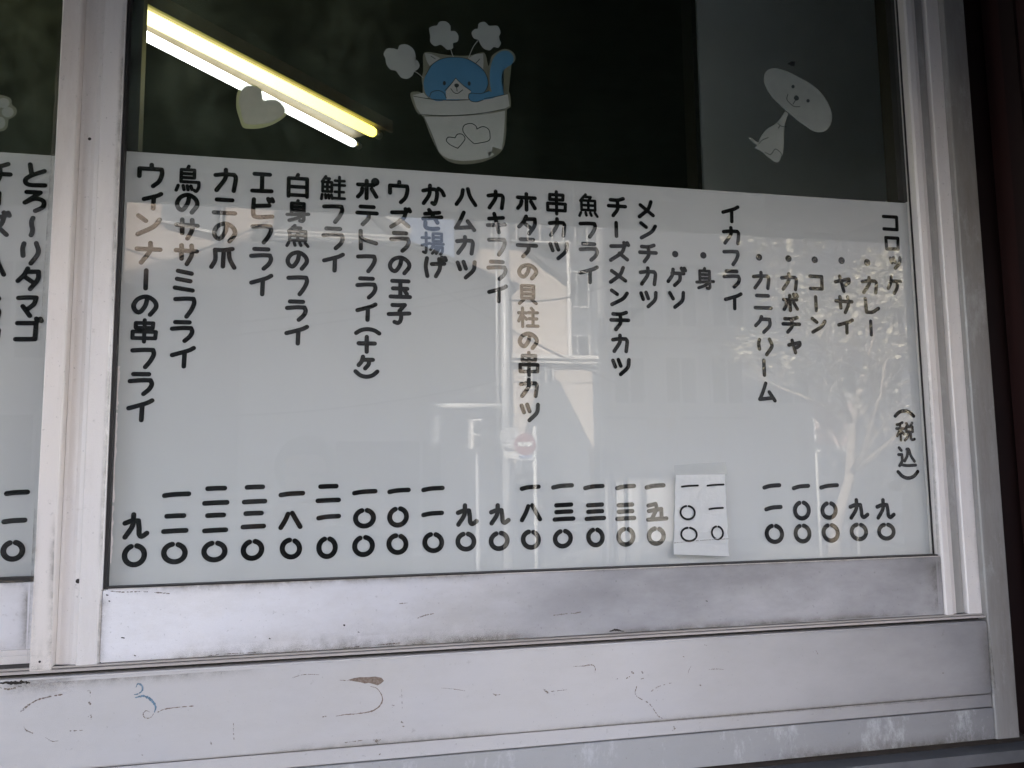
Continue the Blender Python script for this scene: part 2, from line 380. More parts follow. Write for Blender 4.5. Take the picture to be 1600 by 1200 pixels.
w0 = M(655, 625, y); MB().box(w0.x, w0.x+.05, y+.005, y+.06, .15, c.z-.5).build('downpipe', 'galv', h)
w0 = M(390, 500, y); MB().box(w0.x, w0.x+.06, y+.005, y+.06, .15, c.z-.2).build('downpipe', 'galv', h)
s0 = M(520, 684, y+.5); s1 = M(645, 682, y+.5)
MB().box(s0.x, s1.x, y+.005, y+.5, s1.z-.05, s1.z).build('shutter_hood', 'white_trim', h)
MB().box(s0.x+.05, s1.x+.5, y+.01, y+.05, .2, s1.z-.06).build('shutter', 'shut', h)
p0 = M(382, 712, y); p1 = M(470, 690, y); MB().box(p0.x, p1.x, y+.005, y+.12, p0.z, p1.z).build('wall_sign', 'sign_white', h)
MB().box(p0.x-.03, p1.x+.03, y+.122, y+.16, p0.z-.03, p0.z+.01).build('sign_edge', 'white_trim', h)

y = -13.6; p0 = M(150, 446, y); p1 = M(377, 446, y)  # added dark block, its colour stands in for shade on the cream wall
h = thing('shade_block', (p0.x, y, 0), 'added dark annex under the sunlit cream wall, left of the pale grey house', 'building')
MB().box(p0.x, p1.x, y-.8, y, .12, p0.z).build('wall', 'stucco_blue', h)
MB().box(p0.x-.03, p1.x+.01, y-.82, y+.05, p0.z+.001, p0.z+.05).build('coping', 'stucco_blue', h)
# far siding house, sunlit (behind the signal pole in the mirror image)
y = -22.5; a = M(752, 480, y); b = M(885, 470, y); g0 = M(815, 392, y); g1 = M(881, 448, y); r0 = M(925, 560, y+1.5); r1 = M(800, 525, y+1.5)
h = thing('house', (a.x, y, 0), 'sunlit beige siding house with gable and lean-to, mirrored right of the signal pole', 'house')
MB().prism([(a.x, .12), (b.x, .12), (b.x, g1.z), (g0.x, g0.z), (a.x, g0.z)], y-6, y).build('wall', 'siding', h)
MB().prism([(g0.x, g0.z+.01), (b.x+.25, g1.z-.12), (b.x+.25, g1.z+.05), (g0.x, g0.z+.22)], y-6, y+.35).build('roof', 'roof', h)
low = M(925, 570, y+1.5)
MB().box(a.x, low.x, y+.01, y+1.5, .12, low.z).build('lean_to', 'siding', h)
MB().box(a.x, low.x+.12, y+.012, y+1.75, low.z+.004, low.z+.12).build('cornice', 'white_trim', h)
MB().box(a.x, low.x+.2, y+.012, y+1.85, low.z+.124, low.z+.22).build('gutter', 'white_trim', h)
for px0, py0, px1, py1 in ((842, 565, 862, 600), (822, 575, 838, 606)):
    p0 = M(px0, py1, y+1.5); p1 = M(px1, py0, y+1.5); windows(h, [(p0.x, p0.z, p1.x, p1.z)], y+1.505)
for py in (598, 650, 668):
    p0 = M(860, py, y+1.5); MB().box(a.x, low.x-.01, y+1.502, y+1.515, p0.z, p0.z+.02).build('siding_joint', 'brick', h)
p0 = M(888, 400, y+.3); MB().tube([(p0.x, p0.y, .15), (p0.x, p0.y, p0.z+.5)], .07, 8).build('downpipe', 'white_trim', h)
for px in (766,):
    p0 = M(px, 508, y); p1 = M(px+22, 472, y); windows(h, [(p0.x, p0.z, p1.x, p1.z)], y+.005)

y = -20.4; q = [M(a_, b_, y) for a_, b_ in ((806, 738), (846, 600), (872, 592), (921, 690))]  # added dark gable in place of the shadow on the siding
h = thing('house', (q[0].x, y, 0), 'made-up dark gable standing in for the triangular shadow on the siding house', 'house')
MB().prism([(q[0].x, .12), (q[3].x, .12), (q[3].x, q[3].z), (q[2].x, q[2].z), (q[1].x, q[1].z), (q[0].x, q[0].z)], y-.4, y).build('wall', 'office', h)
MB().box(q[0].x+.5, q[0].x+1.3, y+.003, y+.05, .13, 2.0).build('door', 'shut', h)
# grey apartment block on the right, mostly in shade
y = -13.4; a = M(932, 400, y)
h = thing('apartment_building', (a.x, y, 0), 'plain grey apartment block in shade, mirrored behind the right half of the menu', 'building')
xs = M(1165, 400, y).x; yr = -19.5
MB().vprism([(a.x, y), (xs, y), (xs, yr), (xs+16, yr), (xs+16, yr-4), (a.x+5.2, yr-4), (a.x+2.6, y-5)], .12, 13).build('wall', 'stucco_grey', h)
for k, px in enumerate((960, 1040, 1112, 1215, 1290, 1360)):
    for py in (440, 560):
        yy = y if px < 1165 else yr
        p0 = M(px, py+70, yy); p1 = M(px+44, py, yy); windows(h, [(p0.x, p0.z, p1.x, p1.z)], yy+.005)
for py in (415, 530, 655):
    p0 = M(1000, py, y); MB().box(a.x+.02, xs-.02, y+.003, y+.05, p0.z, p0.z+.05).build('ledge', 'stucco_blue', h)
# tall blue-grey building closing the gap at the back
y = -34; a = M(748, 300, y)
h = thing('office_building', (a.x, y, 0), 'blue grey office block far behind the sunlit siding house in the mirror image', 'building')
MB().box(a.x, a.x+9, y-8, y, .12, 26).build('wall', 'office', h)
q = M(820, 360, y); r = M(884, 370, y)
MB().box(q.x, r.x, y+.01, y+.9, r.z-.6, r.z-.5).build('balcony', 'white_trim', h)
windows(h, [(a.x+.6+i*1.7, 6+k*3, a.x+1.7+i*1.7, 7.6+k*3) for i in range(4) for k in range(3)], y+.005)

# the row of buildings on this side of the street (unseen, shaped to cast the wanted shadows)
SHX = math.tan(SUN_AZ); SHZ = math.tan(SUN_EL)/math.cos(SUN_AZ)
def slab(name, pts, y0, y1, label, m):
    """an unseen building, its side walls skewed along the sun direction"""
    o = thing(name, (pts[0][0], y0, 0), label, 'building'); g = MB(); n = len(pts); sh = -(y1-y0)*SHX
    a = [g.v((x, y0, z)) for x, z in pts]; c = [g.v((x+sh, y1, z)) for x, z in pts]
    g.bm.faces.new(a); g.bm.faces.new(c[::-1])
    for i in range(n): g.bm.faces.new((a[i], c[i], c[(i+1) % n], a[(i+1) % n]))
    g.build('wall', m, o); return o
YR = 4.0                                   # depth of the shadow-casting roof edges
def cast(px, py, y):                       # where the sun ray through a mirrored point crosses the roof plane
    p = M(px, py, y); return (p.x-(YR-p.y)*SHX, p.z+(YR-p.y)*SHZ)
c0 = cast(205, 425, -14.5); c1 = cast(400, 370, -14.5)
0 and print('CAST', c0, c1, cast(790, 640, -11.5), cast(925, 690, -21), cast(650, 390, -12.2), cast(1180, 600, -9), cast(1400, 600, -9))
sl_ = (c1[1]-c0[1])/(c1[0]-c0[0])
slab('shadow_row', [(-40, 0), (-7.25, 0), (-7.25, 16.7), (-12.6, 16.7), (-12.6, c1[1]+.2), (c1[0]+.4, c1[1]+.2), (c0[0]-1.0, c0[1]-1.0*sl_), (c0[0]-1.0, 25), (-40, 25)], YR, YR+6, 'unseen tall grey building, its roof line shaped to cast the far shadow', 'stucco_grey')
rect = lambda x0, x1, z: [(x0, 0), (x1, 0), (x1, z), (x0, z)]
slab('shadow_row', rect(-5.75, -3.7, 26), YR, YR+6, 'unseen narrow tower behind the shop, placed to shade the far facades', 'stucco_grey')
slab('shadow_row', rect(-3.69, -.8, 8.4), YR, YR+6, 'unseen two storey shop house above the food window, its flat roof set low to pass sun', 'stucco_cream')
slab('shadow_row', rect(-.79, 14, 26), YR, YR+6, 'unseen wide building right of the shop house, tall to block sun', 'brick')

def link(x0, x1, z0, z1, label):  # unseen blocks added to cut off sun over the roof gaps
    o = thing('sun_blocker', (x0, YR, z0), label, 'blocker'); g = MB(); sh = -1.0*SHX
    a = [g.v((x, YR, z)) for x, z in ((x0, z0), (x1, z0), (x1, z1), (x0, z1))]; c = [g.v((x+sh, YR+1, z)) for x, z in ((x0, z0), (x1, z0), (x1, z1), (x0, z1))]
    g.bm.faces.new(a); g.bm.faces.new(c[::-1])
    for i in range(4): g.bm.faces.new((a[i], c[i], c[(i+1) % 4], a[(i+1) % 4]))
    g.build('wall', 'stucco_grey', o)
link(-7.24, -5.76, 14.2, 21, 'added unseen bridge joining the grey block and the narrow tower')
link(-3.69, -.80, 14.6, 26, 'added unseen wide bridge above the flat roof of the shop house')
# signal pole
y = -8.0
b = M(793, 790, y); tp = M(791, 430, y)
px_, bz = b.x, .13
pole = thing('signal_pole', (px_, y, .13), 'grey steel signal pole with bracket arm and two signal heads, mirrored in the glass', 'traffic signal')
MB().tube([(px_, y, .13), (px_, y, tp.z+1.2)], .056, 12).build('pole', 'galv', pole, True)
MB().tube([(px_-.10, y, 1.9), (px_-.10, y, tp.z+.8)], .02, 8).build('conduit', 'galv', pole, True)
a0 = M(676, 634, y); MB().tube([(a0.x, y, a0.z), (px_, y, a0.z)], .032, 8).build('arm', 'sign_white', pole, True)
s_ = M(700, 625, y); t_ = M(786, 592, y); MB().tube([(s_.x, y, s_.z), (px_, y, t_.z)], .008, 5).build('stay', 'galv', pole)
s0 = M(734, 703, y); s1 = M(751, 655, y)
hd = MB(); hd.box(s0.x, s1.x, y-.12, y+.1, s0.z, s1.z, .01).build('signal_head', 'white_trim', pole)
zc = (s0.z+s1.z)/2
for z0, z1 in ((s0.z+.025, zc-.015), (zc+.015, s1.z-.025)):
    MB().box(s0.x+.03, s1.x-.02, y+.1, y+.115, z0, z1).build('signal_lens', 'black', pole)
s0 = M(670, 696, y); s1 = M(687, 650, y)
MB().box(s0.x, s1.x, y-.1, y+.1, s0.z, s1.z, .02).build('signal_head', 'galv', pole)
s0 = M(743, 705, y); MB().tube([(s0.x+.02, y, .14), (s0.x+.02, y, s0.z)], .025, 6).build('post', 'galv', pole)
# signs
y = -7.8; c = M(820, 694, y); rr = .125
sg = thing('road_sign', (c.x+.125, y, .13), 'round red no entry sign on a thin post beside the signal pole', 'road sign')
MB().tube([(c.x+.125, y-.03, .13), (c.x+.125, y-.03, c.z+.2)], .025, 8).build('post', 'sign_white', sg, True)
f = MB(); f.tube([(c.x, y-.004, c.z), (c.x, y+.008, c.z)], rr, 28).build('disc', 'red', sg)
MB().box(c.x-.09, c.x+.09, y+.0085, y+.012, c.z-.026, c.z+.026).build('bar', 'sign_white', sg)
c2 = M(821, 714, y); MB().box(c2.x-.095, c2.x+.095, y-.004, y+.006, c2.z-.036, c2.z+.036).build('plate', 'sign_white', sg)
l_ = MB()
for i in range(5): l_.box(c2.x-.073+i*.031, c2.x-.053+i*.031, y+.0065, y+.009, c2.z-.018, c2.z+.018)
l_.build('plate_lettering', 'blue', sg)
c = M(799, 684, y)
sg = thing('road_sign', (c.x, y, c.z), 'round grey sign seen from behind on the signal pole', 'road sign')
MB().tube([(c.x, y-.06, c.z), (c.x, y-.045, c.z)], .125, 28).build('disc', 'galv', sg)
MB().box(c.x-.075, c.x+.075, y-.06, y-.045, c.z-.23, c.z-.15).build('plate', 'sign_white', sg)
# banner and board
y = -7.6; p0 = M(1062, 712, y); p1 = M(1084, 674, y)
bn = thing('banner_flag', (p0.x, y, .13), 'white cloth banner on a pole, mirrored just above the white price label', 'banner')
MB().tube([(p0.x-.02, y, .13), (p0.x-.02, y, p1.z+.35)], .018, 8).build('pole', 'sign_white', bn)
g = MB(); n = 6
for i in range(n):
    z0 = p0.z+(p1.z-p0.z)*i/n; z1 = p0.z+(p1.z-p0.z)*(i+1)/n
    y0 = y+.03*math.sin(i*1.3); y1 = y+.03*math.sin((i+1)*1.3)
    g.face([(p0.x, y0, z0), (p1.x+.03*math.sin(i), y0+.02, z0), (p1.x+.03*math.sin(i+1), y1+.02, z1), (p0.x, y1, z1)])
g.build('cloth', 'sign_white', bn)
p0 = M(1015, 670, y); p1 = M(1060, 652, y)
MB().box(p0.x, p1.x, y-.06, y-.02, p0.z, p1.z).build('name_board', 'stucco_cream', bn)
f = MB(); f.box(p0.x-.02, p1.x+.02, y-.018, y+.005, p1.z, p1.z+.03); f.box(p1.x, p1.x+.03, y-.018, y+.005, p0.z, p1.z); f.build('board_frame', 'sign_white', bn)
y = -8.9; p0 = M(1278, 706, y); p1 = M(1331, 614, y)
sb = thing('sign_board', (p1.x, y, .13), 'white framed faded pink board on two posts beside the bare street tree', 'sign board')
MB().box(p0.x, p1.x, y-.03, y, p0.z+.09, p1.z-.13).build('panel', 'pink', sb)
for z0, z1 in ((p0.z, p0.z+.088), (p1.z-.128, p1.z)): MB().box(p0.x-.02, p1.x+.02, y-.04, y+.02, z0, z1).build('frame', 'sign_white', sb)
for x in (p0.x, p1.x): MB().tube([(x, y-.05, .13), (x, y-.05, p1.z)], .02, 8).build('post', 'sign_white', sb, True)
# kerbside guard posts
for i, px in enumerate((940, 951, 958, 976)):
    q = M(px, 690, -7.9)
    gp = thing('guard_post', (q.x, -7.9, .13), ['leftmost', 'second from left', 'third from left', 'rightmost'][i]+' of four thin white guard posts at the far kerb', 'bollard', 'white guard posts at the far kerb')
    MB().tube([(q.x, -7.9, .13), (q.x, -7.9, 1.75), (q.x, -7.9, 1.8)], [.028, .028, .01], 8).build('post', 'sign_white', gp, True)
    MB().tube([(q.x, -7.9, .13), (q.x, -7.9, .2)], .06, 10).build('foot', 'galv', gp, True)
# wires
def wire(p, q, sag, r, label):
    pts = [p.lerp(q, t/12)-Vector((0, 0, sag*4*(t/12)*(1-t/12))) for t in range(13)]
    o = MB().tube(pts, r, 5).build('overhead_wire', 'black', smooth=True); tag(o, label, 'cable', 'overhead wires across the street')
for k, (x0, y0, x1, y1, yy, lab) in enumerate((
    (130, 520, 800, 440, -8.1, 'upper of two black cables rising to the pole across the grey house'),
    (130, 545, 800, 450, -8.12, 'lower of two black cables rising to the pole across the grey house'),
    (150, 365, 330, 420, -10.5, 'thin cable falling to the right across the sunlit cream wall'),
    (160, 432, 420, 345, -10.6, 'thin cable rising to the right across the sunlit cream wall'),
    (560, 370, 1010, 620, -8.2, 'long cable falling from the eave past the signal pole'),
    (795, 468, 960, 440, -8.15, 'short cable from the pole to the sunlit gable'),
    (330, 650, 800, 590, -8.14, 'low cable rising gently to the signal pole'))):
    wire(M(x0, y0, yy), M(x1, y1, yy), .10, .012, lab)
# bare street tree
def tree(x, y, z0, label):
    t = thing('street_tree', (x, y, z0), label, 'tree')
    rnd = random.Random(5); br = MB(); tw = MB(); lf = MB()
    def grow(p, d, L, r, lvl):
        pts = [p]; rs = [r]; n = 4
        for i in range(n):
            d = (d+Vector((rnd.uniform(-.25, .25), rnd.uniform(-.25, .25), rnd.uniform(-.1, .22)))).normalized()
            pts.append(pts[-1]+d*L/n); rs.append(r*(1-.55*(i+1)/n))
        (br if lvl < 2 else tw).tube(pts, rs, 7 if lvl < 2 else 4)
        if lvl < 4:
            for i in range(rnd.randint(4, 6) if lvl else 9):
                q = rnd.randint(1, n); a = rnd.uniform(0, 6.28)
                dd = (d*.55+Vector((math.cos(a), math.sin(a), rnd.uniform(-.1, .7)))*.8).normalized()
                grow(pts[q], dd, L*rnd.uniform(.45, .72), rs[q]*.62, lvl+1)
        else:
            for i in range(3):
                c = pts[rnd.randint(1, n)]; a = Vector((rnd.uniform(-1, 1), rnd.uniform(-1, 1), rnd.uniform(-1, 1))).normalized()*.07; b = a.cross(Vector((rnd.uniform(-1, 1), .3, 1))).normalized()*.045
                lf.face([c, c+a*.5+b, c+a, c+a*.5-b])
    grow(Vector((x, y, z0)), Vector((.03, 0, 1)), 2.6, .09, 0)
    br.build('trunk', 'bark', t, True); tw.build('crown', 'bark', t); lf.build('leaves', 'leaf', t)
q = M(1290, 700, -8.2)
tree(q.x, -8.2, .13, 'bare pale barked street tree in sunlight, mirrored at the right of the menu')

# ================================================================== PHOTOGRAPHER (mirrored as a dark silhouette), all behind the lens
hc = M(478, 741, -1.62)
pr = thing('person', (hc.x, -1.62, .14), 'person in dark jacket holding up a phone with both hands, mirrored in the glass', 'person')
def skin(name, nodes, edges, m, parent, sub=2):
    me = bpy.data.meshes.new(name); off = ORG[parent.name]
    me.from_pydata([Vector(n[:3])-off for n in nodes], edges, []); o = bpy.data.objects.new(name, me); COL.objects.link(o)
    o.parent = parent; me.materials.append(MT[m])
    md = o.modifiers.new('skin', 'SKIN'); md.use_smooth_shade = True
    for i, n in enumerate(nodes):
        sv = me.skin_vertices[0].data[i]; sv.radius = (n[3], n[4] if len(n) > 4 else n[3]); sv.use_root = i == 0
    s = o.modifiers.new('sub', 'SUBSURF'); s.levels = s.render_levels = sub; return o
hx, hy, hz = hc.x, -1.62, hc.z
PHX = .0
nodes = [(hx, hy-.02, hz-.72, .15, .11), (hx, hy-.02, hz-.50, .15, .11), (hx, hy-.01, hz-.32, .17, .11), (hx, hy, hz-.2, .07, .07), (hx, hy+.01, hz-.1, .055, .055),
  (hx, hy+.015, hz-.02, .078, .09), (hx, hy+.01, hz+.05, .075, .092), (hx, hy, hz+.085, .045, .06),
  (hx-.19, hy, hz-.25, .06), (hx-.26, hy+.12, hz-.40, .047), (hx-.12, hy+.33, hz-.17, .035), (PHX-.09, -1.225, hz-.06, .028),
  (hx+.19, hy, hz-.25, .06), (hx+.28, hy+.12, hz-.40, .047), (PHX+.17, -1.30, hz-.17, .035), (PHX+.09, -1.225, hz-.06, .028),
  (hx-.09, hy-.02, hz-.83, .10), (hx-.10, hy-.01, hz-1.2, .065), (hx-.10, hy-.03, .22, .045), (hx-.10, hy+.12, .175, .035),
  (hx+.09, hy-.02, hz-.83, .10), (hx+.10, hy-.01, hz-1.2, .065), (hx+.10, hy-.03, .22, .045), (hx+.10, hy+.12, .175, .035)]
edges = [(0, 1), (1, 2), (2, 3), (3, 4), (4, 5), (5, 6), (6, 7), (2, 8), (8, 9), (9, 10), (10, 11), (2, 12), (12, 13), (13, 14), (14, 15), (0, 16), (16, 17), (17, 18), (18, 19), (0, 20), (20, 21), (21, 22), (22, 23)]
body = skin('body', nodes, edges, 'skin', pr)
cn = [(n[0], n[1], n[2], n[3]+.022, (n[4] if len(n) > 4 else n[3])+.022) for n in nodes]
jk = [0, 1, 2, 3, 8, 9, 10, 12, 13, 14]
def sub_skin(name, idx, m):
    mp = {k: i for i, k in enumerate(idx)}; skin(name, [cn[k] for k in idx], [(mp[a], mp[b]) for a, b in edges if a in mp and b in mp], m, pr)
sub_skin('jacket', jk, 'coat'); sub_skin('trousers', [0, 16, 17, 18, 20, 21, 22], 'trouser')
hm = MB(); bmesh.ops.create_uvsphere(hm.bm, u_segments=24, v_segments=14, radius=1)
for v in list(hm.bm.verts):
    if v.co.y > .45 and v.co.z < .35: v.co.y = .45
    v.co = Vector((hx+v.co.x*.103, hy-.008+v.co.y*.112, hz+.022+v.co.z*.108))
hm.build('hair', 'hair', pr, True)
for sx in (-1, 1):
    for k in range(4):
        z = hz-.02-.019*k; L = (.075, .085, .08, .065)[k]
        skin('finger', [(PHX+sx*.092, -1.215, z, .009), (PHX+sx*.085, -1.190, z+.003, .0085), (PHX+sx*.062, -1.181, z+.004, .0075)], [(0, 1), (1, 2)], 'skin', pr, 1)
    skin('thumb', [(PHX+sx*.085, -1.235, hz-.055, .011), (PHX+sx*.07, -1.232, hz-.025, .010), (PHX+sx*.05, -1.222, hz-.005, .008)], [(0, 1), (1, 2)], 'skin', pr, 1)
for sx in (-1, 1): MB().disc((hx+sx*.032, hz+.0), .009, hy+.108).build('eye', 'hair', pr)
ph = thing('smartphone', (PHX, -1.20, hz-.09), 'black smartphone held up sideways by the photographer', 'phone')
MB().box(PHX-.075, PHX+.075, -1.212, -1.204, hz-.075, hz+.005, .003).build('body', 'black', ph)
MB().disc((PHX-.05, hz-.015), .008, -1.2036).build('lens', 'pane', ph)

# ================================================================== SHOP FRONT
Y_ST = -.018                                # face of the front sash
Y_FR = -.030                                # face of the outer frame
TOP = 2.62
def X(px, py, y=0): return P(px, py, y).x
def Z(px, py, y=0): return P(px, py, y).z
xL = X(172, 600, Y_ST); xR = X(1442, 600, -.001)     # inner edges of the sash opening
zB = Z(800, 893, Y_ST)                               # underside of the board opening
zRail0, zRail1 = Z(800, 999.5, Y_ST), Z(800, 897, Y_ST)
xJ0, xJ1 = X(1543, 960, Y_FR), X(1592, 1120, Y_FR)
# ---- front (right) sash
sash = thing('sliding_sash', (xL, 0, zRail0), 'front sliding aluminium window sash with the long menu board behind its glass', 'window', 'sliding window sashes')
xa, xb, xc = X(68, 600, Y_ST-.006), X(101, 600, Y_ST-.006), X(138, 600, Y_ST)
# left stile: flat flange, shallow channel, flat land with a soft round
MB().vprism([(xL, .022), (xL, Y_ST+.004), (xL-.004, Y_ST), (xc+.0012, Y_ST-.0018), (xc-.0002, Y_ST-.0004), (xc-.0012, Y_ST+.0030), (xc-.006, Y_ST+.0038), (xc-.011, Y_ST+.0066), (xb+.004, Y_ST+.0095), (xb, Y_ST+.0095), (xb, .022)], zRail0-.002, TOP).build('stile', 'alu', sash)
MB().vprism([(xb-.0004, .020), (xb-.0004, Y_ST-.0055), (xb-.002, Y_ST-.0075), (xa+.002, Y_ST-.0075), (xa, Y_ST-.0055), (xa, .020)], zRail0-.004, TOP).build('stile_cover', 'alu_warm', sash)
x1, x2, x3 = X(1471, 600, Y_ST), X(1487, 600, Y_ST+.008), X(1510, 600, Y_ST)
x1 = X(1492, 945, Y_ST); x2 = X(1512, 945, Y_ST); x3 = X(1535, 945, Y_ST)
MB().vprism([(xR, .022), (xR, Y_ST+.003), (xR+.003, Y_ST), (x1-.004, Y_ST), (x1, Y_ST+.004), (x2-.001, Y_ST+.013), (x2, Y_ST+.001), (x2+.0015, Y_ST-.001), (x3-.0015, Y_ST-.001), (x3, Y_ST+.001), (x3, .022)], zRail0-.001, TOP).build('stile', 'alu', sash)
MB().box(x1+.0002, x2-.0016, Y_ST+.0072, Y_ST+.0100, zRail0, TOP).build('groove_strip', 'alu_jamb', sash)  # dark strip added to tone down the groove
MB().box(xL+.0006, xR-.0006, Y_ST+.002, .022, zRail0, zRail1, .0012).build('bottom_rail', 'alu_rail', sash)
gk = MB(); gk.box(xL+.0005, xL+.0042, Y_ST+.006, -.0004, zRail1+.0005, TOP); gk.box(xL+.0046, xR-.0035, Y_ST+.005, -.0004, zRail1+.0004, zRail1+.0034); gk.box(xR-.003, xR-.0005, -.002, -.0004, zRail1+.0005, TOP)
gk.build('gasket', 'gasket', sash)
MB().box(xL+.0065, xR-.0035, Y_ST+.0030, Y_ST+.0047, zRail1+.0004, zRail1+.0012).build('bead', 'alu_warm', sash)
zT = Z(800, 278, .008)
for a_, b_ in ((xL-.01, xL+.017), (xR-.018, xR+.01)): MB().box(a_, b_, .0065, .03, zT+.004, TOP).build('inner_stile', 'gasket', sash)
GT = MB(); GT.box(xL+.001, xR-.001, 0, .005, zRail1+.002, TOP).build('glass_pane', 'glass', sash)
for px, py, w, yy in ((140, 217, .0022, Y_ST-.0003), (122, 908, .0030, Y_ST+.0005), (62, 1034, .0015, Y_ST-.0080)):
    p = P(px, py, yy); MB().disc((p.x, p.z), w, yy, 10).build('screw_hole', 'gap', sash)
# ---- rear (left) sash
YB = .040
zb2 = Z(20, 906, YB-.012); zr2 = Z(20, 1030, YB-.012)
sash2 = thing('sliding_sash', (-.6, YB, zr2), 'rear sliding window sash at the left edge, half hidden by the meeting stile', 'window', 'sliding window sashes')
MB().box(-1.5, xb-.004, YB-.012, YB+.02, zr2, zb2-.004, .001).build('bottom_rail', 'alu_rail', sash2)
MB().box(-1.5, xb-.004, YB-.009, YB-.0005, zb2-.0036, zb2+.003).build('gasket', 'gasket', sash2)
MB().box(-1.5, xb-.004, YB, YB+.005, zb2-.003, TOP).build('glass_pane', 'glass', sash2)
MB().box(xb-.0035, xc, YB-.012, YB+.02, zr2, TOP).build('stile', 'alu', sash2)
# ---- outer frame, tracks, apron
fr = thing('window_frame', (.3, Y_FR, .9), 'aluminium outer window frame with a double track and scuffed apron panels below', 'window frame')
zl = lambda py, px=800: Z(px, py, Y_FR)
zt0 = zRail0-.0022
zq0, zq1, zq2 = Z(800, 1001, Y_ST-.004), Z(800, 1004.2, Y_ST-.007), Z(800, 1008.5, Y_ST-.009)
MB().box(-1.6, xJ0-.001, Y_ST-.004, .10, zq1+.0006, zq0).build('track_lip', 'lip', fr)
MB().box(-1.6, xJ0-.001, Y_ST-.009, .10, zq2, zq1-.0004).build('track_lip', 'lip', fr)
MB().box(-1.6, xJ0-.001, Y_ST+.002, .09, zq0+.0002, zt0+.0016).build('track_shadow_gap', 'gap', fr)
MB().box(-1.6, xb-.02, .006, .0105, zt0+.0025, zt0+.012).build('track_rib', 'alu', fr)
MB().box(-1.6, xb-.02, .020, .07, zt0+.0025, zt0+.0165).build('track_step', 'alu', fr)
zA = zl(1015)
MB().box(-1.6, xJ0-.002, -.012, .09, zA-.004, zq2-.0003).build('track_recess', 'gap', fr)
z1_ = zl(1147.5); z2_ = zl(1171.5); z3_ = Z(1400, 1170, Y_FR)
MB().box(-1.6, xJ0-.001, Y_FR, .06, z1_+.0012, zA, .0022).build('apron_panel', 'alu_panel', fr)
MB().box(-1.6, xJ0-.001, Y_FR+.003, .06, z2_+.0008, z1_-.0008, .0008).build('apron_strip', 'alu_panel', fr)
MB().box(-1.6, xJ0-.001, Y_FR+.001, .06, z3_, z2_-.0008, .0008).build('apron_panel', 'alu_lime', fr, label='lower apron panel stained with white lime scale')
MB().box(-1.6, xJ0+.001, Y_FR+.02, .055, z3_-.004, zA-.002).build('apron_backing', 'gap', fr)
MB().vprism([(xJ0, .06), (xJ0, Y_FR+.002), (xJ0+.002, Y_FR), (xJ1-.002, Y_FR), (xJ1, Y_FR+.002), (xJ1, .06)], z3_-.0005, TOP).build('jamb', 'alu_jamb', fr)
MB().box(x3+.002, xJ0-.0005, -.002, .06, zA+.001, TOP).build('jamb_groove', 'alu_jamb', fr)
MB().box(-1.6, xJ1, Y_FR, .08, TOP+.001, TOP+.07).build('head', 'alu', fr)
# ledge below, maroon wall around
zg = z3_-.006
lg = thing('counter_ledge', (.3, -.05, zg-.05), 'dark stained steel ledge below the apron at the bottom right corner', 'ledge')
MB().vprism([(-1.8, .05), (-1.8, -.050), (xJ1+.03, -.050), (xJ1+.03, .05)], zg-.024, zg-.006).build('shelf', 'ledge', lg)
MB().box(-1.8, xJ1+.02, Y_FR+.012, .05, zg-.0055, zg+.004).build('seal', 'gap', lg)
wl = thing('shop_wall', (.3, 0, 0), 'maroon painted shop wall under and beside the window', 'wall')
MB().box(-4, xJ1+.005, -.02, .2, .14, zg-.026).build('dado', 'maroon', wl)
MB().box(-4, -1.61, -.02, .2, zg-.02, 3.2).build('pier', 'maroon', wl)
MB().box(xJ1+.002, 4, .0, .2, .14, 3.2).build('pier', 'maroon', wl)
MB().box(-1.605, xJ1, 0, .2, TOP+.075, 3.2).build('lintel', 'maroon', wl)
sw = thing('side_post', (xJ1+.06, -.3, .14), 'dark maroon wooden post right of the window, with an added bracket for shade', 'post')
MB().box(xJ1+.055, xJ1+.30, -.24, -.002, .14, 3.0, .006).build('post', 'post_red', sw)
MB().box(xJ1+.055, xJ1+.30, -.75, -.2405, 2.13, 3.0, .006).build('shade_bracket', 'maroon', sw)  # added out of view to shade the top of the jamb
bat = MB()
for k in range(2): bat.box(xJ1+.049, xJ1+.0545, -.08-.10*k, -.05-.10*k, .2, 2.9)
bat.build('batten', 'maroon', sw)
# brown cabinet standing on the pavement at the right
cb = thing('cabinet', (1.7, -.28, .14), 'brown wooden cabinet on the pavement right of the window, mirrored in the board corner', 'cabinet')
MB().box(1.31, 2.1, -.54, -.03, .2, 1.44, .006).build('carcass', 'wood', cb)
MB().box(1.29, 2.12, -.56, -.01, 1.441, 1.465, .004).build('top', 'wood', cb)
for k in range(2): MB().box(1.33+.39*k, 1.69+.39*k, -.556, -.541, .24, 1.40, .004).build('door', 'wood', cb)
MB().box(1.33, 2.08, -.5, -.05, .14, .199).build('plinth', 'gap', cb)
# awning
AD = .82
za = M(530, 333, -AD).z
aw = thing('awning', (0, -.03, 2.9), 'dark green canvas awning reaching out over the shop window', 'awning')
g = MB(); g.box(-2.6, 2.4, -AD, -.03, 0, .012)
for v in g.bm.verts: v.co.z += za+.10+(v.co.y+AD)/(AD-.03)*(2.95-za-.10)
g.build('canopy', 'awning', aw)
MB().box(-2.6, 2.4, -AD-.004, -AD+.006, za, za+.105).build('valance', 'awning', aw)
MB().tube([(-2.6, -AD+.02, za+.09), (2.4, -AD+.02, za+.09)], .015, 10).build('front_bar', 'galv', aw)
for x in (-2.58, 2.38): MB().prism([(x, za), (x+.01, za), (x+.01, za+.1), (x, za+.1)], -AD+.01, -.03).build('side_bar', 'galv', aw)

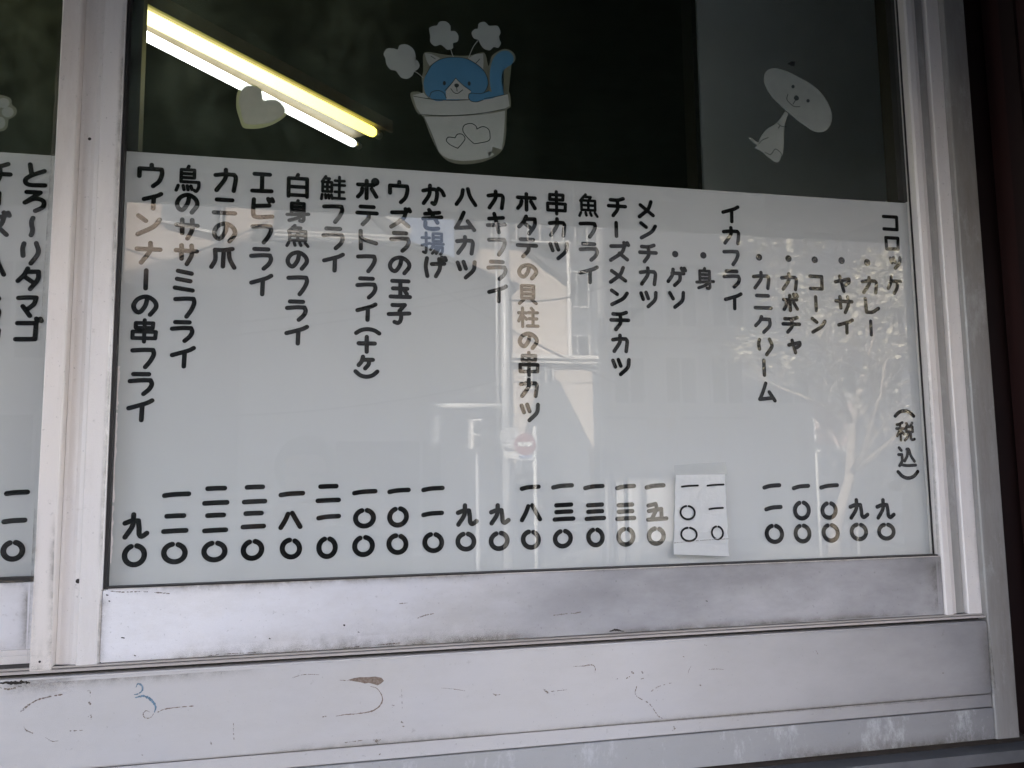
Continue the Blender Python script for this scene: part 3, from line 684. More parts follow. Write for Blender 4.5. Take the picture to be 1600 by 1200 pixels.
# ================================================================== INTERIOR
rm = thing('shop_interior', (.3, 1.5, .9), 'dark unlit shop room seen through the upper glass', 'room')
xi0, xi1, yi, zi0, zi1 = -2.2, 2.6, 4.2, .7, 3.1
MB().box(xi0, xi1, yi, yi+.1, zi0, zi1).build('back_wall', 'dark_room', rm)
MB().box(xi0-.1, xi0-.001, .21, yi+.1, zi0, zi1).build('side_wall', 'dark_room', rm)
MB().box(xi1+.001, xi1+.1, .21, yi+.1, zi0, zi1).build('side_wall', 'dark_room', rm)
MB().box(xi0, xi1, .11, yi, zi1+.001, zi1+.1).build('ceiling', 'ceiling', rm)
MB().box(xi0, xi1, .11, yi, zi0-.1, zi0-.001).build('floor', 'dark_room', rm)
pn = thing('wall_panel', (1.2, .5, .8), 'grey glossy panel standing inside the shop behind the right part of the glass', 'panel')
q = P(1092, 150, .55); MB().box(q.x, 2.2, .55, .60, .8, 3.05, .004).build('sheet', 'panel', pn)
MB().box(q.x-.012, q.x-.0005, .548, .605, .8, 3.05).build('edge_trim', 'gasket', pn)
# ceiling light with two tubes
HL = CAM.z+.84
def tube_pts(p0, p1, ext=.0):
    a = PZ(*p0, HL); b = PZ(*p1, HL); return a+(a-b).normalized()*ext, b
u0, u1 = tube_pts((218, 21), (585, 208), .35); l0, l1 = tube_pts((218, 51), (554, 225), .35)
0 and print('LAMP', u0, u1, l0, l1)
cl = thing('ceiling_light', (u0+u1)/2+Vector((0, 0, .08)), 'twin tube fluorescent light on the dark shop ceiling behind the heart sticker', 'ceiling light')
dirv = (u1-u0).normalized(); side = Vector((dirv.y, -dirv.x, 0))
if side.dot(l1-u1) < 0: side = -side
def bar(a, b, w0, w1, z0, z1, m, name):
    g = MB(); vs = []
    for z in (z0, z1):
        for p, w in ((a, w0), (a, w1), (b, w1), (b, w0)): vs.append(g.v((p+side*w).to_tuple()[:2]+(z,)))
    for q in ((3, 2, 1, 0), (4, 5, 6, 7), (0, 1, 5, 4), (1, 2, 6, 5), (2, 3, 7, 6), (3, 0, 4, 7)): g.bm.faces.new([vs[i] for i in q])
    return g.build(name, m, cl)
bar(u0, u1+dirv*.03, -.026, .10, HL+.020, HL+.034, 'lamp_body', 'housing')
bar(u0, u1+dirv*.03, -.034, -.0265, HL+.004, HL+.034, 'lamp_edge', 'housing_edge')
for (a, b, r, m) in ((u0, u1, .0124, 'tube_warm'), (l0, l1, .0098, 'tube_cool')):
    o = MB().tube([a, b-dirv*.012, b-dirv*.004, b], [r, r, r*.9, r*.6], 14).build('tube', m, cl, True)
    MB().tube([b+dirv*.001, b+dirv*.02], r*.8, 12).build('end_cap', 'cap', o, True)

# ================================================================== LETTERING
_d = """ウ|50,0 50,20|5,56 5,20|5,20 88,20|~88,20 90,42 80,76 58,100
イ|~98,0 70,16 0,40|57,20 55,100
ン|4,6 38,30|~100,22 72,58 4,96
ナ|0,32 100,32|~57,0 55,42 20,100
ー|50,0 50,100
の|~60,10 52,52 30,86 10,76 4,48 22,16 58,4 90,26 98,58 74,98
串|50,0 50,100|14,14 86,14|86,14 84,36|14,36 84,36|14,14 14,36|2,54 98,54|98,54 96,84|2,84 96,84|2,54 2,84
フ|~0,10 50,6 90,6|~90,6 94,30 80,66 58,100
ラ|14,3 80,3|~0,38 50,33 88,33|~88,33 94,52 84,76 60,100
鳥|52,0 46,14|20,15 20,64|20,15 78,15|78,15 78,46|20,31 78,31|20,47 78,47|20,64 98,64|~98,64 98,84 88,100 78,96|8,80 0,100|30,80 34,96|48,80 52,96|64,80 69,94
サ|0,28 100,30|26,0 28,72|~74,0 76,50 54,100
ミ|14,4 90,16|10,44 84,54|0,88 98,100
カ|~0,28 40,22 84,22|~84,22 92,40 84,100|~46,0 44,42 6,100
ニ|12,5 86,5|0,95 100,95
爪|~90,0 50,8 14,8|~14,8 16,60 0,100|52,12 50,96|~74,8 80,56 100,100
エ|10,4 90,4|50,4 50,92|0,92 100,90
ビ|~8,6 6,76 22,96 94,90|80,34 8,40|74,0 80,14|92,0 97,12
白|50,0 44,16|8,18 8,100|8,18 92,18|92,18 92,100|8,56 92,56|8,94 92,94
身|50,0 46,12|20,13 20,70|20,13 78,13|78,13 78,92|20,31 78,31|20,49 78,49|0,70 100,64|~78,92 72,99 60,98|~76,70 46,86 10,98
魚|36,0 6,30|32,11 64,11|64,11 54,26|12,28 88,28|88,28 88,72|12,72 88,72|12,28 12,72|50,28 50,72|12,50 88,50|8,84 0,100|34,84 38,97|60,84 66,97|86,84 99,100
鮭|18,0 2,24|15,9 34,9|34,9 27,22|5,25 44,25|44,25 44,66|5,66 44,66|5,25 5,66|25,25 25,66|5,46 44,46|3,80 0,100|17,80 19,96|30,80 33,96|43,80 47,96|58,17 98,17|77,0 77,94|54,36 100,36|58,66 96,66|52,94 100,94
ポ|0,30 80,30|44,8 44,100|~22,50 18,72 0,94|70,50 94,90|o88,12,11
テ|16,3 84,3|0,37 100,37|~58,37 56,66 28,100
ト|10,0 12,100|12,44 98,68
（|~0,100 22,30 50,4 78,30 100,100
）|~0,0 22,70 50,96 78,70 100,0
十|0,44 100,44|50,0 50,100
ケ|~30,0 22,38 0,72|24,26 100,26|~72,28 70,64 46,100
ズ|4,22 76,18|~76,18 60,56 0,100|48,60 90,94|74,0 80,14|92,0 98,12
玉|8,6 92,6|50,6 50,92|12,48 86,48|0,94 100,94|72,60 84,78
子|~18,6 50,6 78,4|78,4 52,36|~52,36 60,64 56,88 44,99 28,94|0,54 100,48
か|~0,30 40,20 62,26 64,60 54,98 42,94|~32,0 28,50 2,98|~72,14 88,28 98,50
き|10,22 88,12|0,48 100,36|32,0 78,66|~12,66 14,92 46,100 82,96
揚|0,24 36,24|~19,0 20,60 18,94 6,92|0,60 36,50|52,2 92,2|92,2 92,38|52,38 92,38|52,2 52,38|52,20 92,20|42,52 100,52|56,54 40,80|54,67 96,67|~96,67 94,90 86,100|72,68 48,98|84,68 66,98
げ|~6,6 0,50 8,100|30,36 92,32|~66,8 70,56 50,100|80,0 84,14|95,0 100,12
ハ|~34,8 26,52 0,100|~60,0 72,48 100,100
ム|~46,0 26,50 6,90|4,92 88,84|66,50 100,100
ツ|0,8 14,50|34,2 48,44|~100,2 92,52 46,100
キ|8,28 90,20|0,64 100,56|38,0 64,100
ホ|0,24 100,24|50,0 50,100|~22,46 16,70 0,92|76,46 99,88
タ|~42,0 28,30 0,62|34,16 92,14|~92,14 90,52 58,100|32,42 64,64
貝|14,3 86,3|86,3 84,70|14,70 84,70|14,3 14,70|14,25 86,25|14,47 86,47|26,78 0,100|72,78 99,98
柱|0,26 40,26|20,0 20,100|18,30 0,70|24,44 40,60|66,0 76,12|50,24 98,24|54,57 94,57|74,24 74,94|44,96 100,96
チ|~88,2 56,12 12,12|0,46 100,46|~52,12 54,60 26,100
メ|~82,0 60,50 2,100|10,24 94,88
ゲ|~30,8 24,42 0,78|24,30 90,30|~68,32 66,68 36,100|78,0 84,14|95,0 100,12
ソ|4,6 26,44|~98,2 88,56 36,100
コ|2,6 92,6|92,6 90,94|0,94 90,94
ロ|6,5 94,5|94,5 90,94|8,96 90,94|6,5 8,96
レ|~8,0 10,50 12,92|~12,92 56,90 100,64
ヤ|~0,38 50,26 94,16|~94,16 94,36 68,58|30,0 54,100
ボ|0,34 92,32|44,8 44,100|~20,52 14,74 0,94|70,52 94,90|72,0 78,13|92,0 98,11
ク|~40,0 28,28 0,58|34,16 92,16|~92,16 90,58 50,100
リ|~14,4 8,30 12,64|~82,0 96,46 58,100
税|~36,0 20,8 4,12|0,34 44,34|22,8 22,100|20,40 2,76|26,50 42,66|58,4 66,18|92,2 82,18|56,24 92,24|92,24 92,52|56,52 92,52|56,24 56,52|~66,54 62,80 44,100|~80,54 80,88 88,98 100,94
込|6,2 18,16|0,38 20,38|~20,38 20,70 2,96|~8,88 30,94 60,96 100,94|~58,10 52,44 34,72|~52,10 64,12 74,44 94,74
と|24,0 32,42|~90,28 30,54 6,76 22,97 96,97
ろ|10,6 76,6|76,6 4,60|~4,60 50,38 92,48 92,78 56,100
〜|~62,0 24,20 34,44 66,64 58,86 26,100
マ|~0,10 50,6 96,6|~96,6 84,40 46,70|26,52 66,100
ゴ|4,22 78,20|78,20 76,92|0,94 76,92|78,0 82,12|94,0 98,10
九|~0,38 30,28 60,28|~60,28 64,60 66,88 78,98 100,84|~38,0 34,50 2,100
一|~0,70 40,40 100,30
二|~12,2 50,0 88,0|~0,100 50,97 100,96
三|~10,4 50,2 90,0|~10,50 50,48 90,47|~0,100 50,97 100,96
八|~36,6 22,50 0,100|~58,0 78,46 100,96
五|4,12 44,2|44,2 48,24|6,46 74,34|74,34 74,92|48,36 20,98|0,100 100,94
・|50,50"""
GL = {}
for ln in _d.split('\n'):
    k, *st = ln.split('|'); L = []
    for s in st:
        if s[0] == 'o':
            cx, cy, r = map(float, s[1:].split(',')); L.append([(cx+r*math.cos(q*math.pi/8), cy+r*1.05*math.sin(q*math.pi/8)) for q in range(17)]); continue
        pts = [tuple(map(float, q.split(','))) for q in s.lstrip('~').split()]
        L.append(catmull(pts) if s[0] == '~' else pts)
    GL[k] = L
GL['ィ'] = GL['イ']; GL['ッ'] = GL['ツ']; GL['ャ'] = GL['ヤ']
COMPLEX = {'鳥': .78, '魚': .74, '鮭': .70, '揚': .70, '身': .82, '貝': .8, '柱': .8, '税': .78, '込': .85, '白': .9, '串': .88, '五': .95}
def glyph(mb, ch, box, y, w, seed=0):
    x0, y0, x1, y1 = box; cx, cy = (x0+x1)/2, (y0+y1)/2; w = w*COMPLEX.get(ch, 1)
    X0, X1, Z0, Z1 = P(x0, cy, y).x+w/2, P(x1, cy, y).x-w/2, P(cx, y0, y).z-w/2, P(cx, y1, y).z+w/2
    if ch == '〇':
        rx, rz = (X1-X0)/2, (Z0-Z1)/2; c = ((X0+X1)/2, (Z0+Z1)/2); rnd = random.Random(seed)
        gap = rnd.choice((.06, .20, .24, .16)); a0 = math.pi/2+rnd.uniform(-.15, .1)
        # the ring opens at the top
        pts = []; n = 30
        for i in range(n+1):
            a = a0-gap/2-(2*math.pi-gap)*i/n; k = 1+.02*math.sin(2*a+seed)
            pts.append((c[0]+rx*k*math.cos(a), c[1]+rz*k*math.sin(a)))
        q = (rx+rz)/2; gp = (w*.95+.001)/q*.5
        pts = []
        for i in range(n+1):
            a = a0-gp-(2*math.pi-2*gp)*i/n+gap*.0; k = 1+.025*math.sin(2*a+seed)
            pts.append((c[0]+rx*k*math.cos(a), c[1]+rz*k*math.sin(a)))
        mb.ribbon(pts, w*1.06, y); return
    if ch == '・': mb.disc(((X0+X1)/2, (Z0+Z1)/2), (X1-X0+w)/2, y, 16); return
    st = GL[ch]; xs = [p[0] for s in st for p in s]; zs = [p[1] for s in st for p in s]
    ax, bx, ay, by = min(xs), max(xs), min(zs), max(zs)
    for i, s in enumerate(st):
        fx = lambda v: X0+(v-ax)/(bx-ax)*(X1-X0) if bx-ax > 1 else (X0+X1)/2
        fz = lambda v: Z0+(v-ay)/(by-ay)*(Z1-Z0) if by-ay > 1 else (Z0+Z1)/2
        q = [(fx(a), fz(b)) for a, b in s]
        mb.ribbon(q, w, y-.00003*i)
def column(board, items, y, w, name, m='ink', label=None):
    mb = MB(); mb.flat = 1
    for i, it in enumerate(items): glyph(mb, it[0], it[1:], y, w, int(it[1]*7+it[2]))
    return mb.build(name, m, board, label=label)

YBD = .0085                                   # face of the menu board
bx0, bx1 = X(163, 915, YBD), X(1462, 863, YBD)
bz0, bz1 = Z(165, 918, YBD), (Z(195, 235, YBD)+Z(1418, 318, YBD))/2
bd = thing('menu_board', ((bx0+bx1)/2, YBD, bz0), 'long milky white menu board with black Japanese lettering in many columns', 'menu board', 'white menu boards')
MB().box(bx0, bx1, YBD, YBD+.005, bz0, bz1, .0008).build('panel', 'board', bd)
YI = YBD-.0008; WI = .0062; WP = .0066
C = [
 [('コ',1378,336,1404,361),('ロ',1382,369,1406,392),('ッ',1389,400,1409,422),('ケ',1385,430,1410,461)],
 [('・',1350,405,1360,415),('カ',1345,431,1372,460),('レ',1350,464,1375,491),('ー',1358,499,1364,526)],
 [('・',1310,402,1320,412),('ヤ',1303,429,1330,458),('サ',1304,461,1334,491),('イ',1308,497,1335,523)],
 [('・',1268,401,1278,411),('コ',1263,429,1287,454),('ー',1272,461,1278,488),('ン',1267,495,1292,522)],
 [('・',1227,399,1237,409),('カ',1219,425,1247,455),('ボ',1222,457,1249,488),('チ',1221,493,1252,522),('ャ',1230,529,1253,554)],
 [('・',1181,397,1191,407),('カ',1175,423,1204,453),('ニ',1177,459,1207,484),('ク',1178,492,1206,522),('リ',1183,527,1209,557),('ー',1191,560,1197,589),('ム',1184,596,1213,629)],
 [('イ',1127,320,1156,349),('カ',1128,353,1157,383),('フ',1129,390,1156,416),('ラ',1129,421,1158,451),('イ',1131,456,1161,485)],
 [('・',1094,394,1104,404),('身',1086,417,1117,453)],
 [('・',1050,392,1060,402),('ゲ',1041,416,1074,449),('ソ',1044,454,1071,483)],
 [('メ',996,312,1023,342),('ン',999,346,1027,375),('チ',997,380,1028,412),('カ',998,416,1027,447),('ツ',999,454,1028,482)],
 [('チ',948,307,980,340),('ー',960,345,966,372),('ズ',951,376,985,410),('メ',951,415,980,444),('ン',953,451,983,479),('チ',952,485,985,518),('カ',955,521,983,552),('ツ',955,559,986,588)],
 [('魚',903,302,935,340),('フ',904,346,933,373),('ラ',904,378,936,409),('イ',904,414,936,444)],
 [('串',853,297,886,337),('カ',856,339,885,371),('ツ',857,377,889,407)],
 [('ホ',806,300,839,331),('タ',808,335,839,368),('テ',806,371,841,404),('の',808,411,841,438),('貝',809,444,840,477),('柱',808,479,843,513),('の',809,518,842,547),('串',810,548,843,589),('カ',811,590,842,622),('ツ',812,629,844,660)],
 [('カ',760,296,789,328),('キ',759,331,792,366),('フ',761,371,792,401),('ラ',760,406,793,439),('イ',761,444,794,474)],
 [('ハ',710,292,746,323),('ム',709,329,744,362),('カ',711,367,742,399),('ツ',712,406,745,437)],
 [('か',658,287,697,322),('き',658,325,693,361),('揚',657,362,695,399),('げ',662,399,700,435)],
 [('ウ',606,281,640,319),('ズ',608,323,644,358),('ラ',608,361,642,395),('の',606,399,643,430),('玉',607,436,644,467),('子',604,473,643,508)],
 [('ポ',556,277,593,313),('テ',555,320,592,354),('ト',560,358,591,392),('フ',556,397,589,427),('ラ',555,432,590,468),('イ',555,472,590,503),('（',553,511,596,524),('十',557,523,589,553),('ケ',557,554,586,579),('）',552,577,593,592)],
 [('鮭',500,274,541,314),('フ',503,319,538,350),('ラ',502,354,539,391),('イ',503,394,539,426)],
 [('白',448,270,483,310),('身',446,311,485,348),('魚',446,350,484,387),('の',446,391,483,423),('フ',447,430,483,463),('ラ',445,468,481,503),('イ',444,507,483,540)],
 [('エ',391,269,428,302),('ビ',392,307,430,343),('フ',391,350,427,382),('ラ',389,386,427,423),('イ',389,427,427,463)],
 [('カ',333,262,372,301),('ニ',331,309,371,336),('の',331,346,371,380),('爪',327,385,370,421)],
 [('鳥',273,257,314,301),('の',273,301,312,335),('サ',272,340,312,376),('サ',271,380,311,416),('ミ',270,420,305,457),('フ',270,463,307,498),('ラ',265,500,304,536),('イ',265,540,306,576)],
 [('ウ',214,254,257,294),('ィ',221,299,255,329),('ン',212,334,253,370),('ナ',210,376,254,414),('ー',224,419,232,454),('の',205,460,248,495),('串',204,497,247,537),('フ',203,543,244,577),('ラ',199,581,241,619),('イ',197,622,241,660)],
 [('（',1396,639,1430,653),('税',1399,658,1430,690),('込',1402,697,1432,730),('）',1401,734,1437,750)],
]
for it in C:
    s = ''.join(i[0] for i in it); column(bd, it, YI, WI, 'menu_text', label='black lettering reading '+s)
def one(x0, x1, yc): return ('一', x0, yc-5, x1, yc+5)
def O(x0, y0, x1, y1): return ('〇', x0, y0, x1, y1)
PR = [
 [('九',1368,778,1399,812), O(1371,816,1399,845)],
 [('九',1326,778,1358,812), O(1328,816,1356,846)],
 [one(1280,1311,760), O(1282,783,1309,812), O(1284,817,1312,848)],
 [one(1237,1266,761), O(1239,782,1267,813), O(1240,818,1268,849)],
 [one(1191,1221,760), one(1194,1223,794), O(1195,818,1225,850)],
 [one(1007,1040,760), ('五',1009,784,1044,815), O(1011,822,1040,853)],
 [one(961,994,761), ('三',961,785,994,814), O(963,823,993,854)],
 [one(911,945,761), ('三',913,785,947,814), O(916,824,945,855)],
 [one(861,897,760), ('三',863,785,899,815), O(864,826,895,857)],
 [one(812,845,762), ('八',812,786,847,816), O(814,827,845,859)],
 [('九',764,786,798,821), O(764,829,796,861)],
 [('九',712,786,748,823), O(712,830,744,862)],
 [one(658,695,764), one(658,694,803), O(660,831,694,864)],
 [one(605,642,767), O(605,791,639,824), O(604,833,638,867)],
 [one(550,590,769), O(552,793,587,826), O(550,836,586,870)],
 [('二',493,756,533,786), one(494,533,808), O(494,838,528,873)],
 [one(435,477,772), ('八',435,798,473,828), O(437,840,472,874)],
 [('二',378,757,418,788), ('二',376,798,416,827), O(376,842,413,876)],
 [('二',316,759,359,790), ('二',316,801,357,833), O(315,844,355,879)],
 [one(253,299,773), ('二',252,802,295,834), O(252,846,293,882)],
 [('九',191,800,234,843), O(190,849,230,886)],
]
for it in PR:
    s = ''.join(i[0] for i in it); column(bd, it, YI, WP, 'price_text', label='black kanji price reading '+s+' at the foot of a column')
# left board
YB2 = YB+.0085
bz20, bz21 = Z(20, 906, YB2), Z(40, 240, YB2)
b2 = thing('menu_board', (-.7, YB2, bz20), 'second milky white menu board cut off by the left edge of the picture', 'menu board', 'white menu boards')
MB().box(-1.5, X(85, 600, YB2)+.05, YB2, YB2+.005, bz20, bz21, .0008).build('panel', 'board', b2)
Y2 = YB2-.0008
column(b2, [('と',36,254,75,293),('ろ',35,297,73,333),('〜',45,337,55,371),('リ',31,376,64,415),('タ',24,416,64,455),('マ',24,461,60,497),('ゴ',21,494,68,534)], Y2, .0064, 'menu_text')
column(b2, [('チ',-24,252,20,295),('ー',-6,298,2,322),('ズ',-26,328,18,372),('ハ',-34,388,11,432),('ム',-36,436,3,470),('カ',-38,474,2,506),('ツ',-40,512,1,548)], Y2, .0064, 'menu_text')
column(b2, [one(6,47,770), one(2,43,814), O(1,843,39,878)], Y2, .0068, 'price_text')
column(b2, [one(-62,-18,771), ('八',-64,800,-24,842), O(-66,848,-26,884)], Y2, .0068, 'price_text')

# ---- corrected price on white tape, stuck on the outside of the glass
lp = P(1094, 866, -.001)
pl = thing('price_label', lp, 'white paper label with two hand written prices taped over the menu', 'price label')
q = [P(1055, 742, 0), P(1132, 741, 0), P(1138, 869, 0), P(1052, 866, 0)]
g = MB(); nx, nz = 10, 14; grid = []
for j in range(nz+1):
    row = []
    for i in range(nx+1):
        a, b = i/nx, j/nz; p = q[0].lerp(q[1], a).lerp(q[3].lerp(q[2], a), b)
        k = -.0010-.0005*math.sin(7*a+3*b)**2-(.0022*max(0, (b-.80)/.2)**1.5)-(.0012 if abs(b-.80) < .02 else 0)
        jx = random.uniform(-.0007, .0007) if i in (0, nx) else 0
        row.append(g.v((p.x+jx, k, p.z)))
    grid.append(row)
for j in range(nz):
    for i in range(nx): g.bm.faces.new((grid[j][i], grid[j+1][i], grid[j+1][i+1], grid[j][i+1]))
bmesh.ops.solidify(g.bm, geom=g.bm.faces[:], thickness=-.0003)
g.build('paper', 'paper', pl)
fold = MB(); fold.flat = 1; a = P(1052, 848, 0); b = P(1137, 841.5, 0)
fold.ribbon([(a.x, a.z), ((a.x+b.x)/2, (a.z+b.z)/2+.0008), (b.x, b.z)], .0008, -.0034); fold.build('fold_line', 'scuff', pl)
tp_ = MB(); t0, t1, t2, t3 = P(1053, 727, 0), P(1090, 724, 0), P(1134, 722, 0), P(1136, 743, 0)
tp_.face([(t0.x, -.0006, t0.z), (t1.x, -.0006, t1.z), (t2.x, -.0006, t2.z), (t3.x, -.0006, t3.z), (t0.x, -.0006, P(1053, 743, 0).z)]); tp_.build('tape', 'tape', pl)
lone = lambda a, b, c: ('一', a, c-2.2, b, c+2.2)
for its, lab in (((lone(1064,1092,759.5), ('〇',1062,789,1087,813), ('〇',1063,823,1090,847)), 'thin marker kanji price of one hundred'),
                 ((lone(1104,1132,758), lone(1107,1131,794.5), ('〇',1111,821,1131,844)), 'thin marker kanji price of one hundred and ten')):
    mk = MB(); mk.flat = 1
    for it in its: glyph(mk, it[0], it[1:], -.0026, .0029, 3)
    mk.build('price_text', 'marker', pl, label=lab)

# ================================================================== STICKERS (inside face of the glass)
def zpx(pts, ox, oy, s): return [(ox+a/s, oy+b/s) for a, b in pts]
class Stk:
    def __init__(s, th, ox, oy, sc, y0): s.t, s.o, s.y = th, (ox, oy, sc), y0
    def pl(s, pts, smooth):
        q = [P(a, b, s.y) for a, b in zpx(pts, *s.o)]; q = [(p.x, p.z) for p in q]
        return closed(q) if smooth else q
    def fill(s, name, m, pts, smooth=True, layer=0):
        y = s.y-.00012*layer; g = MB(); g.flat = 1; q = s.pl(pts, smooth); f = g.face([(a, y, b) for a, b in q])
        bmesh.ops.triangulate(g.bm, faces=g.bm.faces[:]); return g.build(name, m, s.t)
    def line(s, name, lines, w=.0016, layer=6, m='st_line'):
        g = MB(); g.flat = 1
        for i, pts in enumerate(lines):
            q = [P(a, b, s.y) for a, b in zpx(pts, *s.o)]; q = [(p.x, p.z) for p in q]
            g.ribbon(catmull(q) if len(q) > 2 else q, w, s.y-.00012*layer-.00001*i)
        return g.build(name, m, s.t)
YS = .0066
t = thing('window_sticker', P(720, 255, YS), 'faded sticker of a blue cat in a white flower pot on the dark glass', 'sticker', 'faded stickers on the glass')
k = Stk(t, 590, 20, 4.8, YS)
k.fill('clear_margin', 'st_film', [(245,610),(300,590),(345,600),(330,500),(345,420),(350,300),(480,310),(560,320),(690,320),(800,300),(830,400),(860,320),(950,270),(1020,300),(1030,360),(960,430),(950,560),(990,600),(1000,700),(965,740),(965,900),(935,1030),(840,1100),(700,1135),(560,1125),(470,1060),(400,930),(340,780),(290,740)], True, 0)
for fl in ([(45,310),(70,270),(120,268),(150,275),(165,245),(215,238),(265,270),(285,320),(275,345),(300,360),(315,395),(300,425),(275,440),(262,470),(225,495),(180,488),(155,460),(135,435),(95,425),(65,385),(60,345)],
           [(388,115),(420,98),(445,95),(465,68),(510,65),(545,95),(548,135),(580,138),(605,170),(600,215),(565,230),(565,265),(525,278),(495,255),(470,240),(430,250),(395,220),(395,180),(390,150)],
           [(705,150),(730,122),(750,118),(760,80),(800,68),(832,95),(850,98),(900,100),(922,150),(905,190),(925,225),(905,262),(870,258),(840,282),(795,268),(770,235),(755,205),(720,190)]):
    k.fill('flower', 'st_white', fl, True, 2)
k.line('stem', [[(275,438),(310,460),(340,488)],[(548,270),(556,300),(568,330)],[(750,210),(715,260),(682,338)]], .0011, 1, 'st_white')
k.fill('tail', 'st_blue', [(860,610),(842,520),(845,420),(870,340),(920,292),(980,288),(1018,330),(1010,380),(970,410),(935,450),(932,520),(945,600),(940,630),(880,632)], True, 1)
k.fill('ear', 'st_white', [(352,302),(400,308),(470,340),(390,400),(368,360)], False, 1)
k.fill('ear', 'st_white', [(680,342),(730,312),(792,305),(795,370),(790,445),(740,400)], False, 1)
k.fill('head', 'st_blue', [(345,540),(360,470),(410,390),(490,345),(590,336),(680,352),(770,410),(815,470),(828,540),(800,600),(700,640),(580,655),(450,650),(370,620)], True, 2)
k.fill('muzzle', 'st_white', [(585,492),(640,540),(700,590),(680,650),(515,650),(510,590),(545,540)], False, 3)
k.fill('paw', 'st_blue', [(390,630),(400,595),(450,585),(495,600),(515,640),(490,660),(430,660)], True, 4)
k.fill('paw', 'st_blue', [(680,640),(690,605),(760,608),(830,590),(870,605),(880,635),(790,655),(740,672),(700,662)], True, 4)
k.fill('pot_rim', 'st_white', [(262,620),(320,637),(420,650),(560,657),(680,655),(800,645),(900,628),(975,612),(990,700),(940,725),(820,755),(650,770),(480,772),(330,770),(290,710)], False, 3)
k.fill('pot_rim_inside', 'st_white', [(262,618),(345,600),(380,640),(310,635)], False, 3)
k.fill('pot', 'st_white', [(345,778),(500,780),(600,776),(700,770),(780,764),(850,755),(955,735),(953,800),(950,860),(944,930),(936,990),(930,1026),(900,1016),(862,1006),(857,1040),(825,1050),(800,1058),(840,1054),(868,1054),(874,1066),(840,1084),(780,1099),(710,1108),(640,1112),(580,1106),(530,1094),(490,1072),(460,1044),(438,1000),(420,950),(400,905),(380,860)], False, 2)
k.line('outline', [[(270,628),(420,652),(560,658),(680,655)],[(800,645),(900,628),(975,610)],[(300,762),(450,772),(620,770),(800,752),(955,722)],[(345,780),(400,900),(450,1030)],
    [(585,492),(548,540),(505,585)],[(585,492),(640,545),(700,588)],[(390,630),(405,598),(450,585),(492,600),(515,640)],[(680,640),(692,606),(770,608),(835,588)],[(548,570),(572,600),(600,606),(638,580)],[(590,548),(596,590)],
    [(400,328),(432,348)],[(766,348),(735,382)],[(680,640),(700,664),(745,670),(790,655)],
    [(360,470),(410,390),(490,345),(590,336),(680,352),(770,410),(815,470),(828,540),(800,600)]], .0010, 7)
k.line('heart_outline', [[(600,1018),(545,992),(515,960),(530,935),(570,938),(580,940)],[(580,938),(600,912),(635,914),(655,945),(630,985),(600,1018)],[(725,985),(680,945),(640,890),(650,845),(700,832),(735,850),(745,875)],[(745,872),(790,855),(830,875),(842,915),(830,962),(725,985)]], .0012, 7)
for c in ((500, 530), (686, 533)): k.fill('eye', 'st_line', [(c[0]+12*math.cos(a*.7), c[1]+17*math.sin(a*.7)) for a in range(9)], False, 8)
k.fill('nose', 'st_line', [(575,540),(592,532),(610,542),(602,560),(582,560)], True, 8)

t = thing('window_sticker', P(410, 200, YS), 'faded grey heart sticker with lamp glow tinted into its rim, before the lit tubes', 'sticker', 'faded stickers on the glass')
k = Stk(t, 360, 120, 13.33, YS)
HO = [(245,1030),(190,880),(130,680),(120,520),(140,340),(220,220),(370,150),(520,180),(640,260),(690,350),(725,430),(860,455),(1010,470),(1110,560),(1170,680),(1175,780),(1100,860),(950,960),(760,1040),(560,1080),(330,1078)]
HI = [(300,960),(240,820),(215,680),(180,540),(205,350),(270,240),(370,190),(520,215),(630,270),(655,380),(690,490),(850,480),(980,500),(1080,590),(1135,690),(1095,790),(980,880),(830,955),(620,990),(420,995)]
k.fill('lamp_glow_rim', 'st_glow', HO, True, 0); k.fill('heart', 'st_heart', HI, True, 2)

t = thing('window_sticker', P(1210, 250, YS), 'faded sticker of a white long headed puppy sitting, right of the cat pot', 'sticker', 'faded stickers on the glass')
k = Stk(t, 1150, 80, 6.318, YS)
k.fill('body', 'st_grey', [(480,595),(500,604),(518,622),(502,655),(490,690),(482,735),(477,790),(474,850),(473,910),(470,970),(464,1032),(448,1020),(444,1052),(432,1082),(414,1096),(392,1096),(368,1084),(340,1062),(310,1042),(288,1018),(262,998),(226,978),(178,957),(200,940),(222,926),(228,880),(250,835),(285,785),(325,752),(362,735),(400,710),(430,670),(458,630)], False, 1)
k.fill('arm', 'st_grey', [(122,848),(140,850),(165,865),(196,886),(226,902),(232,920),(212,930),(188,916),(160,894),(130,868)], False, 1)
k.fill('head', 'st_grey', [(275,250),(300,195),(370,170),(480,190),(620,255),(760,340),(870,450),(935,580),(945,680),(910,760),(850,798),(760,790),(690,745),(610,690),(520,610),(430,530),(330,420),(280,320)], True, 2)
k.line('outline', [[(405,708),(440,740),(490,748)],[(430,740),(415,762)],[(222,915),(260,878),(315,855)],[(285,1000),(330,1022),(352,1010),(385,968),(430,995),(450,1028)],[(510,425),(500,480),(545,530),(580,550),(628,550)],[(585,485),(560,525)]], .0012, 7)
for c in ((560, 352), (708, 492)): k.fill('eye', 'st_line', [(c[0]+17*math.cos(a*.7), c[1]+18*math.sin(a*.7)) for a in range(9)], False, 8)
k.fill('nose', 'st_line', [(570,455),(590,438),(615,455),(615,480),(590,490),(572,475)], True, 8)
k.fill('hat_tip', 'gasket', [(505,125),(545,100),(585,100),(575,150),(545,145)], False, 2)

